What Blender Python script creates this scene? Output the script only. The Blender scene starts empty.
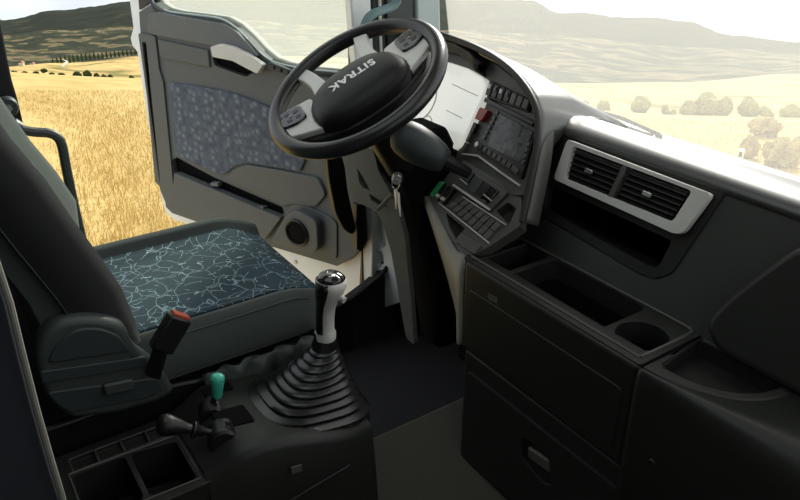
import bpy, bmesh, math, random
from mathutils import Vector, Matrix, noise
random.seed(7)
V = Vector
# ------------------------------------------------------------------ camera
F_PX = 732.0
HEAD, PITCH = math.radians(56), math.radians(26.8)
CAM = V((0, 0, 1.30))
scene = bpy.context.scene
cd = bpy.data.cameras.new('camera')
cam = bpy.data.objects.new('camera', cd)
scene.collection.objects.link(cam)
cam.location = CAM
cam.rotation_euler = (math.pi/2 - PITCH, 0, HEAD)
cd.sensor_width = 36
cd.lens = F_PX/800*36
cd.clip_start = 0.02
cd.clip_end = 20000
scene.camera = cam
# ------------------------------------------------------------------ sky, sun, exposure
world = bpy.data.worlds.new('sky')
scene.world = world
world.use_nodes = True
wt = world.node_tree
wt.nodes.clear()
wo = wt.nodes.new('ShaderNodeOutputWorld')
wb = wt.nodes.new('ShaderNodeBackground')
tc = wt.nodes.new('ShaderNodeTexCoord')
wn = wt.nodes.new('ShaderNodeTexNoise')
wn.inputs['Scale'].default_value = 5.0
wn.inputs['Detail'].default_value = 6.0
wr = wt.nodes.new('ShaderNodeValToRGB')
wr.color_ramp.elements[0].position = .35
wr.color_ramp.elements[0].color = (.68, .76, .84, 1)
wr.color_ramp.elements[1].position = .6
wr.color_ramp.elements[1].color = (.95, .97, .98, 1)
wt.links.new(tc.outputs['Generated'], wn.inputs['Vector'])
wt.links.new(wn.outputs['Fac'], wr.inputs['Fac'])
wt.links.new(wr.outputs['Color'], wb.inputs['Color'])
wb.inputs['Strength'].default_value = 0.95
wt.links.new(wb.outputs['Background'], wo.inputs['Surface'])
sd = bpy.data.lights.new('sun', 'SUN')
sd.energy = 6.0
sd.angle = math.radians(10)
sd.color = (1, .96, .88)
sun = bpy.data.objects.new('sun', sd)
scene.collection.objects.link(sun)
SUN_AZ, SUN_EL = math.radians(35), math.radians(25)     # left of forward, elevation
sv = V((-math.sin(SUN_AZ)*math.cos(SUN_EL), math.cos(SUN_AZ)*math.cos(SUN_EL), math.sin(SUN_EL)))
sun.rotation_euler = sv.to_track_quat('Z', 'Y').to_euler()
sun.location = (-1, 1, 6)
vs = scene.view_settings
vs.view_transform = 'Standard'
vs.look = 'None'
vs.exposure = 0.32
vs.gamma = 1
vs.use_curve_mapping = False

# ------------------------------------------------------------------ measuring helpers
fw = V((-math.sin(HEAD)*math.cos(PITCH), math.cos(HEAD)*math.cos(PITCH), -math.sin(PITCH)))
rt = V((math.cos(HEAD), math.sin(HEAD), 0))
upv = rt.cross(fw)
hd = V((-math.sin(HEAD), math.cos(HEAD), 0))

def ray(x, y):
    return fw + rt*((x-400)/F_PX) - upv*((y-250)/F_PX)

def at(x, y, X=None, Y=None, Z=None, P=None, G=None):
    """point of the place seen at a photograph pixel, on a given plane of the cab"""
    d = ray(x, y)
    if X is not None: t = (X-CAM.x)/d.x
    elif Y is not None: t = (Y-CAM.y)/d.y
    elif Z is not None: t = (Z-CAM.z)/d.z
    elif G is not None: t = G/d.dot(hd)
    else: t = (P[0]-CAM).dot(P[1])/d.dot(P[1])
    return CAM + d*t

def L(pts, **k):
    return [at(x, y, **k) for x, y in pts]

# ------------------------------------------------------------------ materials
def nodes(name):
    m = bpy.data.materials.new(name)
    m.use_nodes = True
    nt = m.node_tree
    b = nt.nodes['Principled BSDF']
    return m, nt, b

def plastic(name, col, rough=.5, grain=.15, scale=900, var=.12, metal=0, spec=.5, coat=0):
    m, nt, b = nodes(name)
    b.inputs['Roughness'].default_value = rough
    b.inputs['Metallic'].default_value = metal
    b.inputs['Specular IOR Level'].default_value = spec
    b.inputs['Coat Weight'].default_value = coat
    t = nt.nodes.new('ShaderNodeTexCoord')
    n1 = nt.nodes.new('ShaderNodeTexNoise'); n1.inputs['Scale'].default_value = 14; n1.inputs['Detail'].default_value = 4
    mx = nt.nodes.new('ShaderNodeMix'); mx.data_type = 'RGBA'
    mx.inputs['A'].default_value = (*[c*(1-var) for c in col], 1)
    mx.inputs['B'].default_value = (*[min(1, c*(1+var)) for c in col], 1)
    nt.links.new(t.outputs['Object'], n1.inputs['Vector'])
    nt.links.new(n1.outputs['Fac'], mx.inputs['Factor'])
    nt.links.new(mx.outputs['Result'], b.inputs['Base Color'])
    if grain:
        n2 = nt.nodes.new('ShaderNodeTexNoise'); n2.inputs['Scale'].default_value = scale
        bp = nt.nodes.new('ShaderNodeBump'); bp.inputs['Strength'].default_value = grain; bp.inputs['Distance'].default_value = .001
        nt.links.new(t.outputs['Object'], n2.inputs['Vector'])
        nt.links.new(n2.outputs['Fac'], bp.inputs['Height'])
        nt.links.new(bp.outputs['Normal'], b.inputs['Normal'])
    return m

M = {}
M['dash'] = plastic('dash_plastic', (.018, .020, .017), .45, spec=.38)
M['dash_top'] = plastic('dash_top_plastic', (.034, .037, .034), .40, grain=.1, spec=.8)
M['dash_mid'] = plastic('dash_mid_plastic', (.090, .093, .082), .5)
M['black'] = plastic('black_plastic', (.008, .008, .008), .4, grain=.05)
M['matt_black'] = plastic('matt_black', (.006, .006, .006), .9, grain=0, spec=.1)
M['hub'] = plastic('hub_vinyl', (.006, .006, .006), .48, grain=.1, spec=.3)
M['gloss'] = plastic('gloss_black', (.006, .006, .006), .15, grain=0, coat=.4)
M['leather'] = plastic('rim_leather', (.012, .012, .012), .30, grain=.15, scale=500)
M['rubber'] = plastic('rubber', (.012, .013, .013), .24, grain=.02)
M['silver'] = plastic('silver_paint', (.66, .66, .62), .38, grain=0, metal=.0)
M['chrome'] = plastic('chrome', (.75, .75, .75), .18, grain=0, metal=.9)
M['white'] = plastic('white_paint', (.86, .90, .90), .3, grain=0, coat=.3)
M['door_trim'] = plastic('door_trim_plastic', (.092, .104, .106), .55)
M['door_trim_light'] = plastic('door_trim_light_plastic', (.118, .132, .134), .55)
M['shroud'] = plastic('column_plastic', (.16, .17, .15), .55)
M['strip'] = plastic('pale_trim', (.26, .26, .22), .5)
M['teal'] = plastic('teal_handle', (.14, .23, .23), .4, grain=0)
M['bluegrey'] = plastic('blue_grey_trim', (.42, .50, .50), .5)
M['charcoal'] = plastic('charcoal_trim', (.035, .045, .045), .55)
M['seat_shell'] = plastic('seat_shell_plastic', (.050, .062, .058), .5)
M['lens'] = plastic('cluster_lens_glare', (.80, .81, .75), .25, grain=0, coat=.5)
_b = M['lens'].node_tree.nodes['Principled BSDF']
_b.inputs['Emission Color'].default_value = (.93, .95, .86, 1); _b.inputs['Emission Strength'].default_value = .34   # white base and glow stand in for sky glare on the cluster
M['lens_line'] = plastic('cluster_print', (.55, .56, .52), .4, grain=0)
M['red'] = plastic('red_plastic', (.30, .02, .015), .35, grain=0)
M['orange'] = plastic('orange_red_plastic', (.55, .10, .05), .35, grain=0)
M['green'] = plastic('green_plastic', (.03, .30, .10), .35, grain=0)
M['mint'] = plastic('mint_plastic', (.06, .50, .36), .35, grain=0)
M['button'] = plastic('button_plastic', (.085, .085, .075), .4, grain=0)
M['lettering'] = plastic('lettering_silver', (.88, .88, .88), .4, grain=0, metal=0)
M['headliner'] = plastic('headliner', (.20, .20, .19), .9, grain=.2)
M['wall'] = plastic('cab_wall_trim', (.05, .055, .05), .8, grain=.2)
M['steel'] = plastic('steel', (.5, .5, .5), .3, grain=0, metal=.8)
M['house'] = plastic('house_wall', (.65, .56, .42), .8, grain=0)
M['tiles'] = plastic('roof_tiles', (.35, .16, .09), .8, grain=0)
M['post'] = plastic('white_post', (.9, .9, .88), .6, grain=0)
M['bark'] = plastic('bark', (.08, .06, .04), .9, grain=0)

def screen_mat():
    m, nt, b = nodes('screen_glass')
    b.inputs['Roughness'].default_value = .12
    b.inputs['Base Color'].default_value = (.012, .014, .013, 1)
    n = nt.nodes.new('ShaderNodeTexNoise'); n.inputs['Scale'].default_value = 60; n.inputs['Detail'].default_value = 5
    t = nt.nodes.new('ShaderNodeTexCoord')
    r = nt.nodes.new('ShaderNodeMapRange'); r.inputs['From Min'].default_value = .4; r.inputs['From Max'].default_value = .7
    r.inputs['To Min'].default_value = .12; r.inputs['To Max'].default_value = .4
    nt.links.new(t.outputs['Object'], n.inputs['Vector']); nt.links.new(n.outputs['Fac'], r.inputs['Value'])
    nt.links.new(r.outputs['Result'], b.inputs['Roughness'])
    return m
M['screen'] = screen_mat()

def cloth(name, col, col2, scale=500, rough=.95):
    m, nt, b = nodes(name)
    b.inputs['Roughness'].default_value = rough
    b.inputs['Sheen Weight'].default_value = .15
    t = nt.nodes.new('ShaderNodeTexCoord')
    n = nt.nodes.new('ShaderNodeTexNoise'); n.inputs['Scale'].default_value = scale; n.inputs['Detail'].default_value = 2
    r = nt.nodes.new('ShaderNodeMix'); r.data_type = 'RGBA'
    r.inputs['A'].default_value = (*col, 1); r.inputs['B'].default_value = (*col2, 1)
    bp = nt.nodes.new('ShaderNodeBump'); bp.inputs['Strength'].default_value = .3; bp.inputs['Distance'].default_value = .001
    nt.links.new(t.outputs['Object'], n.inputs['Vector'])
    nt.links.new(n.outputs['Fac'], r.inputs['Factor']); nt.links.new(r.outputs['Result'], b.inputs['Base Color'])
    nt.links.new(n.outputs['Fac'], bp.inputs['Height']); nt.links.new(bp.outputs['Normal'], b.inputs['Normal'])
    return m
M['bolster'] = cloth('seat_bolster_cloth', (.028, .037, .034), (.055, .068, .062), 700)
M['black_cloth'] = cloth('black_cloth', (.008, .008, .008), (.018, .018, .018), 700)
M['denim'] = cloth('denim_cloth', (.010, .013, .020), (.025, .032, .045), 900)
M['carpet'] = cloth('tunnel_carpet', (.035, .036, .025), (.085, .085, .062), 380)
M['mat'] = cloth('floor_mat_cloth', (.010, .010, .012), (.022, .021, .026), 300)

def crackle():
    m, nt, b = nodes('crackle_cloth')
    b.inputs['Roughness'].default_value = .9
    t = nt.nodes.new('ShaderNodeTexCoord')
    mp = nt.nodes.new('ShaderNodeMapping'); mp.inputs['Scale'].default_value = (1, 1, .2)
    nt.links.new(t.outputs['Object'], mp.inputs['Vector'])
    nz = nt.nodes.new('ShaderNodeTexNoise'); nz.inputs['Scale'].default_value = 20
    ad = nt.nodes.new('ShaderNodeMix'); ad.data_type = 'RGBA'; ad.inputs['Factor'].default_value = .03
    nt.links.new(mp.outputs['Vector'], nz.inputs['Vector'])
    nt.links.new(mp.outputs['Vector'], ad.inputs['A']); nt.links.new(nz.outputs['Color'], ad.inputs['B'])
    mask = []
    for sc, th in ((30, .017), (17, .012)):
        v = nt.nodes.new('ShaderNodeTexVoronoi'); v.feature = 'DISTANCE_TO_EDGE'; v.inputs['Scale'].default_value = sc
        nt.links.new(ad.outputs['Result'], v.inputs['Vector'])
        lt = nt.nodes.new('ShaderNodeMath'); lt.operation = 'LESS_THAN'; lt.inputs[1].default_value = th
        nt.links.new(v.outputs['Distance'], lt.inputs[0]); mask.append(lt)
    n2 = nt.nodes.new('ShaderNodeTexNoise'); n2.inputs['Scale'].default_value = 45
    gt = nt.nodes.new('ShaderNodeMath'); gt.operation = 'GREATER_THAN'; gt.inputs[1].default_value = .5
    nt.links.new(t.outputs['Object'], n2.inputs['Vector']); nt.links.new(n2.outputs['Fac'], gt.inputs[0])
    mul = nt.nodes.new('ShaderNodeMath'); mul.operation = 'MULTIPLY'
    nt.links.new(mask[0].outputs[0], mul.inputs[0]); nt.links.new(gt.outputs[0], mul.inputs[1])
    mxm = nt.nodes.new('ShaderNodeMath'); mxm.operation = 'MAXIMUM'
    m2 = nt.nodes.new('ShaderNodeMath'); m2.operation = 'MULTIPLY'; m2.inputs[1].default_value = .6
    nt.links.new(mask[1].outputs[0], m2.inputs[0])
    nt.links.new(mul.outputs[0], mxm.inputs[0]); nt.links.new(m2.outputs[0], mxm.inputs[1])
    base = nt.nodes.new('ShaderNodeMix'); base.data_type = 'RGBA'
    base.inputs['A'].default_value = (.014, .030, .036, 1); base.inputs['B'].default_value = (.030, .062, .085, 1)
    n3 = nt.nodes.new('ShaderNodeTexNoise'); n3.inputs['Scale'].default_value = 4
    nt.links.new(t.outputs['Object'], n3.inputs['Vector']); nt.links.new(n3.outputs['Fac'], base.inputs['Factor'])
    out = nt.nodes.new('ShaderNodeMix'); out.data_type = 'RGBA'; out.inputs['B'].default_value = (.30, .42, .47, 1)
    nt.links.new(mxm.outputs[0], out.inputs['Factor']); nt.links.new(base.outputs['Result'], out.inputs['A'])
    nt.links.new(out.outputs['Result'], b.inputs['Base Color'])
    return m
M['crackle'] = crackle()

def door_cloth():
    m, nt, b = nodes('door_insert_cloth')
    b.inputs['Roughness'].default_value = .95
    t = nt.nodes.new('ShaderNodeTexCoord')
    v = nt.nodes.new('ShaderNodeTexVoronoi'); v.inputs['Scale'].default_value = 34; v.distance = 'CHEBYCHEV'
    v.inputs['Randomness'].default_value = .6
    nt.links.new(t.outputs['Object'], v.inputs['Vector'])
    r = nt.nodes.new('ShaderNodeValToRGB')
    e = r.color_ramp.elements
    e[0].position = .0; e[0].color = (.27, .31, .36, 1)
    e[1].position = .30; e[1].color = (.125, .15, .185, 1)
    x = e.new(.62); x.color = (.080, .10, .14, 1)
    nt.links.new(v.outputs['Distance'], r.inputs['Fac'])
    n = nt.nodes.new('ShaderNodeTexNoise'); n.inputs['Scale'].default_value = 160; n.inputs['Detail'].default_value = 3
    nt.links.new(t.outputs['Object'], n.inputs['Vector'])
    mr = nt.nodes.new('ShaderNodeMapRange'); mr.inputs['To Min'].default_value = .55; mr.inputs['To Max'].default_value = 1.35
    nt.links.new(n.outputs['Fac'], mr.inputs['Value'])
    mu = nt.nodes.new('ShaderNodeMix'); mu.data_type = 'RGBA'; mu.blend_type = 'MULTIPLY'; mu.inputs['Factor'].default_value = 1
    nt.links.new(r.outputs['Color'], mu.inputs['A']); nt.links.new(mr.outputs['Result'], mu.inputs['B'])
    nt.links.new(mu.outputs['Result'], b.inputs['Base Color'])
    return m
M['door_cloth'] = door_cloth()

def glass(name, veil, tint=(1, 1, 1)):
    """clear pane with a pale veil mixed in for haze and glare"""
    m = bpy.data.materials.new(name); m.use_nodes = True
    nt = m.node_tree; nt.nodes.clear()
    o = nt.nodes.new('ShaderNodeOutputMaterial')
    tr = nt.nodes.new('ShaderNodeBsdfTransparent'); tr.inputs['Color'].default_value = (*tint, 1)
    tl = nt.nodes.new('ShaderNodeBsdfTranslucent'); tl.inputs['Color'].default_value = (.97, .98, .93, 1)
    n = nt.nodes.new('ShaderNodeTexNoise'); n.inputs['Scale'].default_value = 1.5
    t = nt.nodes.new('ShaderNodeTexCoord'); nt.links.new(t.outputs['Object'], n.inputs['Vector'])
    mr = nt.nodes.new('ShaderNodeMapRange'); mr.inputs['To Min'].default_value = veil*.9; mr.inputs['To Max'].default_value = veil*1.1
    nt.links.new(n.outputs['Fac'], mr.inputs['Value'])
    mx = nt.nodes.new('ShaderNodeMixShader')
    nt.links.new(mr.outputs['Result'], mx.inputs['Fac'])
    nt.links.new(tr.outputs[0], mx.inputs[1]); nt.links.new(tl.outputs[0], mx.inputs[2])
    nt.links.new(mx.outputs[0], o.inputs['Surface'])
    return m
M['windscreen'] = glass('windscreen_glass', .13)
M['added_skylight_glass'] = glass('added_skylight_pane', .05)
M['door_glass'] = glass('door_window_glass', .16, (.86, .90, .86))

def land(name, stops, scale, detail=6, stretch=(1, 1, 1), fine=None, bump=0):
    m, nt, b = nodes(name)
    b.inputs['Roughness'].default_value = 1
    b.inputs['Specular IOR Level'].default_value = .05
    t = nt.nodes.new('ShaderNodeTexCoord')
    mp = nt.nodes.new('ShaderNodeMapping'); mp.inputs['Scale'].default_value = stretch
    mp.inputs['Rotation'].default_value = (0, 0, -HEAD)
    mp.vector_type = 'TEXTURE' if False else 'POINT'
    nt.links.new(t.outputs['Object'], mp.inputs['Vector'])
    n = nt.nodes.new('ShaderNodeTexNoise'); n.inputs['Scale'].default_value = scale; n.inputs['Detail'].default_value = detail
    nt.links.new(mp.outputs['Vector'], n.inputs['Vector'])
    r = nt.nodes.new('ShaderNodeValToRGB'); e = r.color_ramp.elements
    while len(e) < len(stops): e.new(.5)
    for el, (p, c) in zip(e, stops): el.position = p; el.color = (*c, 1)
    nt.links.new(n.outputs['Fac'], r.inputs['Fac'])
    last = r.outputs['Color']
    if fine:
        n2 = nt.nodes.new('ShaderNodeTexNoise'); n2.inputs['Scale'].default_value = fine; n2.inputs['Detail'].default_value = 5
        nt.links.new(mp.outputs['Vector'], n2.inputs['Vector'])
        mr = nt.nodes.new('ShaderNodeMapRange'); mr.inputs['From Min'].default_value = .25; mr.inputs['From Max'].default_value = .75
        mr.inputs['To Min'].default_value = .72; mr.inputs['To Max'].default_value = 1.2
        nt.links.new(n2.outputs['Fac'], mr.inputs['Value'])
        mu = nt.nodes.new('ShaderNodeMix'); mu.data_type = 'RGBA'; mu.blend_type = 'MULTIPLY'; mu.inputs['Factor'].default_value = 1
        nt.links.new(last, mu.inputs['A']); nt.links.new(mr.outputs['Result'], mu.inputs['B'])
        last = mu.outputs['Result']
    nt.links.new(last, b.inputs['Base Color'])
    return m
M['wheat'] = land('wheat_field', [(.3, (.40, .28, .10)), (.5, (.47, .345, .135)), (.7, (.52, .395, .17))], .12, 8, (1, 4.5, 1), fine=9)
M['wheat_blade'] = land('wheat_ears', [(.3, (.50, .36, .13)), (.5, (.56, .42, .17)), (.7, (.62, .48, .22))], 3, 3)
M['valley'] = land('valley_fields', [(.36, (.16, .15, .05)), (.44, (.42, .29, .11)), (.55, (.52, .38, .15)), (.68, (.33, .22, .09))], .008, 4, (1, 3.5, 1), fine=.05)
M['foothill'] = land('foothill_scrub', [(.40, (.014, .020, .010)), (.53, (.030, .035, .016)), (.575, (.15, .115, .06)), (.68, (.06, .06, .026))], .010, 6, (1, 2.2, 1), fine=.04)
M['forest'] = land('forest_hill', [(.35, (.008, .013, .008)), (.58, (.015, .021, .011)), (.75, (.05, .05, .024))], .010, 8, fine=.06)
M['leaf_dark'] = land('dark_leaves', [(.35, (.015, .025, .008)), (.65, (.06, .08, .025))], 1.2, 6)
M['leaf_olive'] = land('olive_leaves', [(.35, (.20, .20, .06)), (.65, (.42, .38, .14))], .8, 6)
M['leaf_dry'] = land('dry_grass', [(.35, (.30, .22, .07)), (.65, (.50, .40, .18))], 5, 6)
M['road'] = land('pale_road', [(.3, (.40, .36, .30)), (.7, (.50, .46, .38))], .05)

# ------------------------------------------------------------------ object helpers
COL = scene.collection
WP = {}

def finish(name, bm_or_data, mat, parent=None, smooth=30, bevel=0, seg=2, origin=None):
    me = bpy.data.meshes.new(name)
    if isinstance(bm_or_data, bmesh.types.BMesh):
        bm = bm_or_data
        bmesh.ops.recalc_face_normals(bm, faces=bm.faces[:])
        bm.to_mesh(me); bm.free()
    else:
        me.from_pydata([tuple(v) for v in bm_or_data[0]], [], bm_or_data[1])
        bm = bmesh.new(); bm.from_mesh(me)
        bmesh.ops.recalc_face_normals(bm, faces=bm.faces[:])
        bm.to_mesh(me); bm.free()
    vs_ = me.vertices
    if origin is None:
        lo = [min(v.co[i] for v in vs_) for i in range(3)]
        hi = [max(v.co[i] for v in vs_) for i in range(3)]
        origin = V(((lo[0]+hi[0])/2, (lo[1]+hi[1])/2, lo[2]))
    me.transform(Matrix.Translation(-origin))
    if smooth:
        for p in me.polygons: p.use_smooth = True
        me.set_sharp_from_angle(angle=math.radians(smooth))
    me.materials.append(M[mat] if isinstance(mat, str) else mat)
    o = bpy.data.objects.new(name, me)
    COL.objects.link(o)
    WP[o.name] = V(origin)
    if parent:
        o.parent = parent
        o.location = origin - WP[parent.name]
    else:
        o.location = origin
    if bevel:
        b = o.modifiers.new('bevel', 'BEVEL'); b.width = bevel; b.segments = seg; b.limit_method = 'ANGLE'
        b.angle_limit = math.radians(35); b.harden_normals = False
    return o

def tag(o, label, cat, group=None):
    o['label'] = label; o['category'] = cat
    if group: o['group'] = group
    return o

def thing(name, loc, label, cat, group=None, kind=None):
    o = bpy.data.objects.new(name, None)
    o.empty_display_size = .05
    COL.objects.link(o)
    o.location = loc; WP[o.name] = V(loc)
    if kind: o['kind'] = kind; o['label'] = label
    else: tag(o, label, cat, group)
    return o

def struct(o, label=None):
    o['kind'] = 'structure'
    if label: o['label'] = label
    return o

def dup(o, off, parent=None):
    c = o.copy(); COL.objects.link(c)
    WP[c.name] = WP[o.name] + V(off)
    c.parent = parent or o.parent
    c.location = WP[c.name] - (WP[c.parent.name] if c.parent else V((0, 0, 0)))
    return c

def newell(lp):
    n = V((0, 0, 0))
    for i, a in enumerate(lp):
        b = lp[(i+1) % len(lp)]
        n += V(((a.y-b.y)*(a.z+b.z), (a.z-b.z)*(a.x+b.x), (a.x-b.x)*(a.y+b.y)))
    return n.normalized()

def rnd(lp, r, k=4):
    """round the corners of a loop"""
    out = []
    N = len(lp)
    for i in range(N):
        p, a, b = lp[i], lp[i-1], lp[(i+1) % N]
        da, db = (a-p), (b-p)
        ra = min(r, da.length*.45); rb = min(r, db.length*.45)
        s, e = p+da.normalized()*ra, p+db.normalized()*rb
        for j in range(k+1):
            t = j/k
            out.append((1-t)**2*s + 2*t*(1-t)*p + t*t*e)
    return out

def plate(name, loop, depth, mat, parent=None, bevel=.002, holes=(), face=None, lift=0, seg=2, smooth=30):
    """flat panel with thickness; holes = [(loop, depth or None for through)]"""
    loop = [V(p) for p in loop]
    n = newell(loop)
    cen = sum(loop, V((0, 0, 0)))/len(loop)
    f = V(face) if face is not None else (CAM-cen)
    if n.dot(f) < 0: n = -n
    if lift and face is None:                      # measured on the raised plane itself
        def on(p): return CAM+(p-CAM)*((loop0+n*lift-CAM).dot(n)/(p-CAM).dot(n))
        loop0 = V(loop[0])
        holes = [([on(V(p)) for p in h], d) for h, d in holes]
        loop = [on(p) for p in loop]
    else:
        holes = [([V(p)+n*lift for p in h], d) for h, d in holes]
        loop = [p+n*lift for p in loop]
    bm = bmesh.new()
    def ring(lp): return [bm.verts.new(p) for p in lp]
    def wall(a, b):
        for i in range(len(a)):
            j = (i+1) % len(a); bm.faces.new((a[i], a[j], b[j], b[i]))
    def fill(rings):
        es = []
        for r in rings:
            for i in range(len(r)):
                e = bm.edges.get((r[i], r[(i+1) % len(r)])) or bm.edges.new((r[i], r[(i+1) % len(r)]))
                es.append(e)
        bmesh.ops.triangle_fill(bm, use_beauty=True, use_dissolve=False, edges=es, normal=n)
    o0 = ring(loop); o1 = ring([p-n*depth for p in loop])
    hs, through = [], []
    for h, d in holes:
        a = ring(h); b = ring([p-n*(depth if d is None else d) for p in h]); hs.append(a)
        wall(a, b)
        if d is None: through.append(b)
        else: bm.faces.new(b)
    wall(o0, o1)
    if hs: fill([o0]+hs)
    else: bm.faces.new(o0)
    if through: fill([o1]+through)
    else: bm.faces.new(o1)
    return finish(name, bm, mat, parent, bevel=bevel, seg=seg, smooth=smooth)

def frames(pts, closed=False):
    N = len(pts); T = []
    for i in range(N):
        a = pts[i-1] if (i > 0 or closed) else pts[i]
        b = pts[(i+1) % N] if (i < N-1 or closed) else pts[i]
        T.append((b-a).normalized())
    u = T[0].orthogonal().normalized(); U = [u]
    for i in range(1, N):
        u = U[-1]-T[i]*U[-1].dot(T[i]); U.append(u.normalized())
    return T, U

def tube(name, pts, r, mat, parent=None, n=10, closed=False, flat=1.0, side=None, **k):
    pts = [V(p) for p in pts]
    T, U = frames(pts, closed)
    if not isinstance(r, (list, tuple)): r = [r]*len(pts)
    vs_, fs = [], []
    for i, p in enumerate(pts):
        u = U[i]
        if side is not None:
            u = (V(side)-T[i]*V(side).dot(T[i])).normalized()
        w = T[i].cross(u)
        for j in range(n):
            a = 2*math.pi*j/n
            vs_.append(p+(u*math.cos(a)+w*math.sin(a)*flat)*r[i])
    N = len(pts)
    for i in range(N if closed else N-1):
        for j in range(n):
            a, b = i*n+j, i*n+(j+1) % n
            c, d = ((i+1) % N)*n+(j+1) % n, ((i+1) % N)*n+j
            fs.append((a, b, c, d))
    if not closed:
        fs.append(tuple(range(n))[::-1]); fs.append(tuple(range((N-1)*n, N*n)))
    return finish(name, (vs_, fs), mat, parent, **k)

def smoothpath(pts, k=6):
    """Catmull-Rom through control points"""
    pts = [V(p) for p in pts]; out = []
    for i in range(len(pts)-1):
        p0, p1, p2, p3 = pts[max(i-1, 0)], pts[i], pts[i+1], pts[min(i+2, len(pts)-1)]
        for j in range(k):
            t = j/k
            out.append(.5*((2*p1)+(p2-p0)*t+(2*p0-5*p1+4*p2-p3)*t*t+(3*p1-p0-3*p2+p3)*t**3))
    out.append(pts[-1]); return out

def loft(name, rings, mat, parent=None, cap=True, closed=True, **k):
    n = len(rings[0]); vs_ = [p for r in rings for p in r]; fs = []
    for i in range(len(rings)-1):
        for j in range(n if closed else n-1):
            a, b = i*n+j, i*n+(j+1) % n
            fs.append((a, b, b+n, a+n))
    if cap and closed:
        fs.append(tuple(range(n))[::-1]); fs.append(tuple(range((len(rings)-1)*n, len(rings)*n)))
    return finish(name, (vs_, fs), mat, parent, **k)

def shell(name, rows, mat, parent=None, thick=.012, **k):
    o = loft(name, rows, mat, parent, closed=False, **k)
    s = o.modifiers.new('solidify', 'SOLIDIFY'); s.thickness = thick; s.offset = 0
    return o

def lathe(name, prof, org, axis, mat, parent=None, n=24, sx=1.0, **k):
    axis = V(axis).normalized(); u = axis.orthogonal().normalized(); w = axis.cross(u)
    rings = [[V(org)+axis*h+(u*math.cos(2*math.pi*j/n)*sx+w*math.sin(2*math.pi*j/n))*max(r, 1e-4) for j in range(n)] for r, h in prof]
    return loft(name, rings, mat, parent, **k)

def box(name, c, ax, ay, az, mat, parent=None, bevel=.002, **k):
    c, ax, ay, az = V(c), V(ax), V(ay), V(az)
    vs_ = [c+ax*i+ay*j+az*l for i in (-1, 1) for j in (-1, 1) for l in (-1, 1)]
    fs = [(0, 1, 3, 2), (4, 6, 7, 5), (0, 4, 5, 1), (2, 3, 7, 6), (0, 2, 6, 4), (1, 5, 7, 3)]
    return finish(name, (vs_, fs), mat, parent, bevel=bevel, **k)

def aab(name, lo, hi, mat, parent=None, bevel=.002, **k):
    lo, hi = V(lo), V(hi); h = (hi-lo)/2
    return box(name, (lo+hi)/2, (h.x, 0, 0), (0, h.y, 0), (0, 0, h.z), mat, parent, bevel, **k)

def lerp(a, b, t): return a+(b-a)*t

def tab(x, xs, ys):
    if x <= xs[0]: return ys[0]
    for i in range(len(xs)-1):
        if x <= xs[i+1]:
            t = (x-xs[i])/(xs[i+1]-xs[i]); t = t*t*(3-2*t)
            return lerp(ys[i], ys[i+1], t)
    return ys[-1]

# ================================================================== cab shell
FZ, WZ = -.096, -.22                      # tunnel carpet and footwell levels
struct(aab('floor', (-1.37, -.9, WZ), (.45, 1.5, FZ), 'carpet', bevel=.012), 'olive grey carpet over the engine tunnel')
struct(aab('floor', (-2.0, -.9, WZ-.03), (-1.37, 1.5, WZ), 'mat', bevel=0), 'black driver footwell floor')
struct(aab('wall_front', (-1.93, 1.44, WZ), (.45, 1.5, .62), 'black', bevel=0))
struct(aab('wall_rear', (-1.97, -.95, WZ), (.45, -.9, 1.8), 'wall', bevel=0))
HX0, HX1, HY0, HY1 = -1.6, -.5, -.05, .95      # added opening, unseen, letting skylight onto upward faces
struct(plate('ceiling', [V((-1.97, -.9, 1.72)), V((.45, -.9, 1.72)), V((.45, 1.36, 1.72)), V((-1.97, 1.36, 1.72))], .08, 'headliner', face=(0, 0, -1), bevel=0,
             holes=[([V((HX0, HY0, 1.72)), V((HX1, HY0, 1.72)), V((HX1, HY1, 1.72)), V((HX0, HY1, 1.72))], None)]), 'pale headliner with an added skylight opening')
struct(aab('added_skylight', (HX0, HY0, 1.785), (HX1, HY1, 1.79), 'added_skylight_glass', bevel=0), 'added glass pane admitting skylight, out of view')
struct(aab('wall_right', (.45, -.95, WZ), (.5, 1.5, .78), 'wall', bevel=0))
struct(aab('wall_right', (.45, -.95, .78), (.5, .1, 1.8), 'wall', bevel=0))
struct(aab('wall_right', (.45, .1, 1.55), (.5, 1.4, 1.8), 'wall', bevel=0))
struct(plate('wall_left', [(-1.95, -.9, WZ), (-1.95, .17, WZ), (-1.95, .17, .72), (-1.95, .2, 1.05), (-1.95, .1, 1.62), (-1.95, 1.2, 1.62), (-1.95, 1.2, 1.75), (-1.95, -.9, 1.75)], .05, 'wall', bevel=.004, face=(1, 0, 0)), 'dark cab wall behind the driver seat')
struct(aab('wall_left', (-1.99, .15, WZ-.03), (-1.93, 1.1, -.03), 'black', bevel=.004), 'dark door sill below the opening')
# B-pillar trim in view at the left edge
struct(plate('trim_1', L([(-6, 5), (1, 20), (6, 50), (12, 80), (18, 100), (24, 126), (6, 126), (-14, 60)], X=-1.93), .05, 'black', bevel=.006), 'black pillar trim at the left edge beside the wheat field')
# sill / footwell side below the door opening
struct(plate('wall_left', [(-1.93, .2, WZ)]+L([(262, 330), (330, 312), (350, 300), (366, 288), (380, 276), (390, 262), (400, 246), (410, 236)], X=-1.93)+[(-1.93, 1.45, .20), (-1.93, 1.45, WZ)], .04, 'mat', bevel=.004, face=(1, 0, 0)), 'dark carpeted footwell side')
sill = smoothpath(L([(322, 316), (350, 300), (366, 288), (380, 276), (390, 262), (396, 243)], X=-1.925), 4)
struct(tube('trim_2', sill, .008, 'rubber'), 'black rubber edge along the sill')
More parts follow.
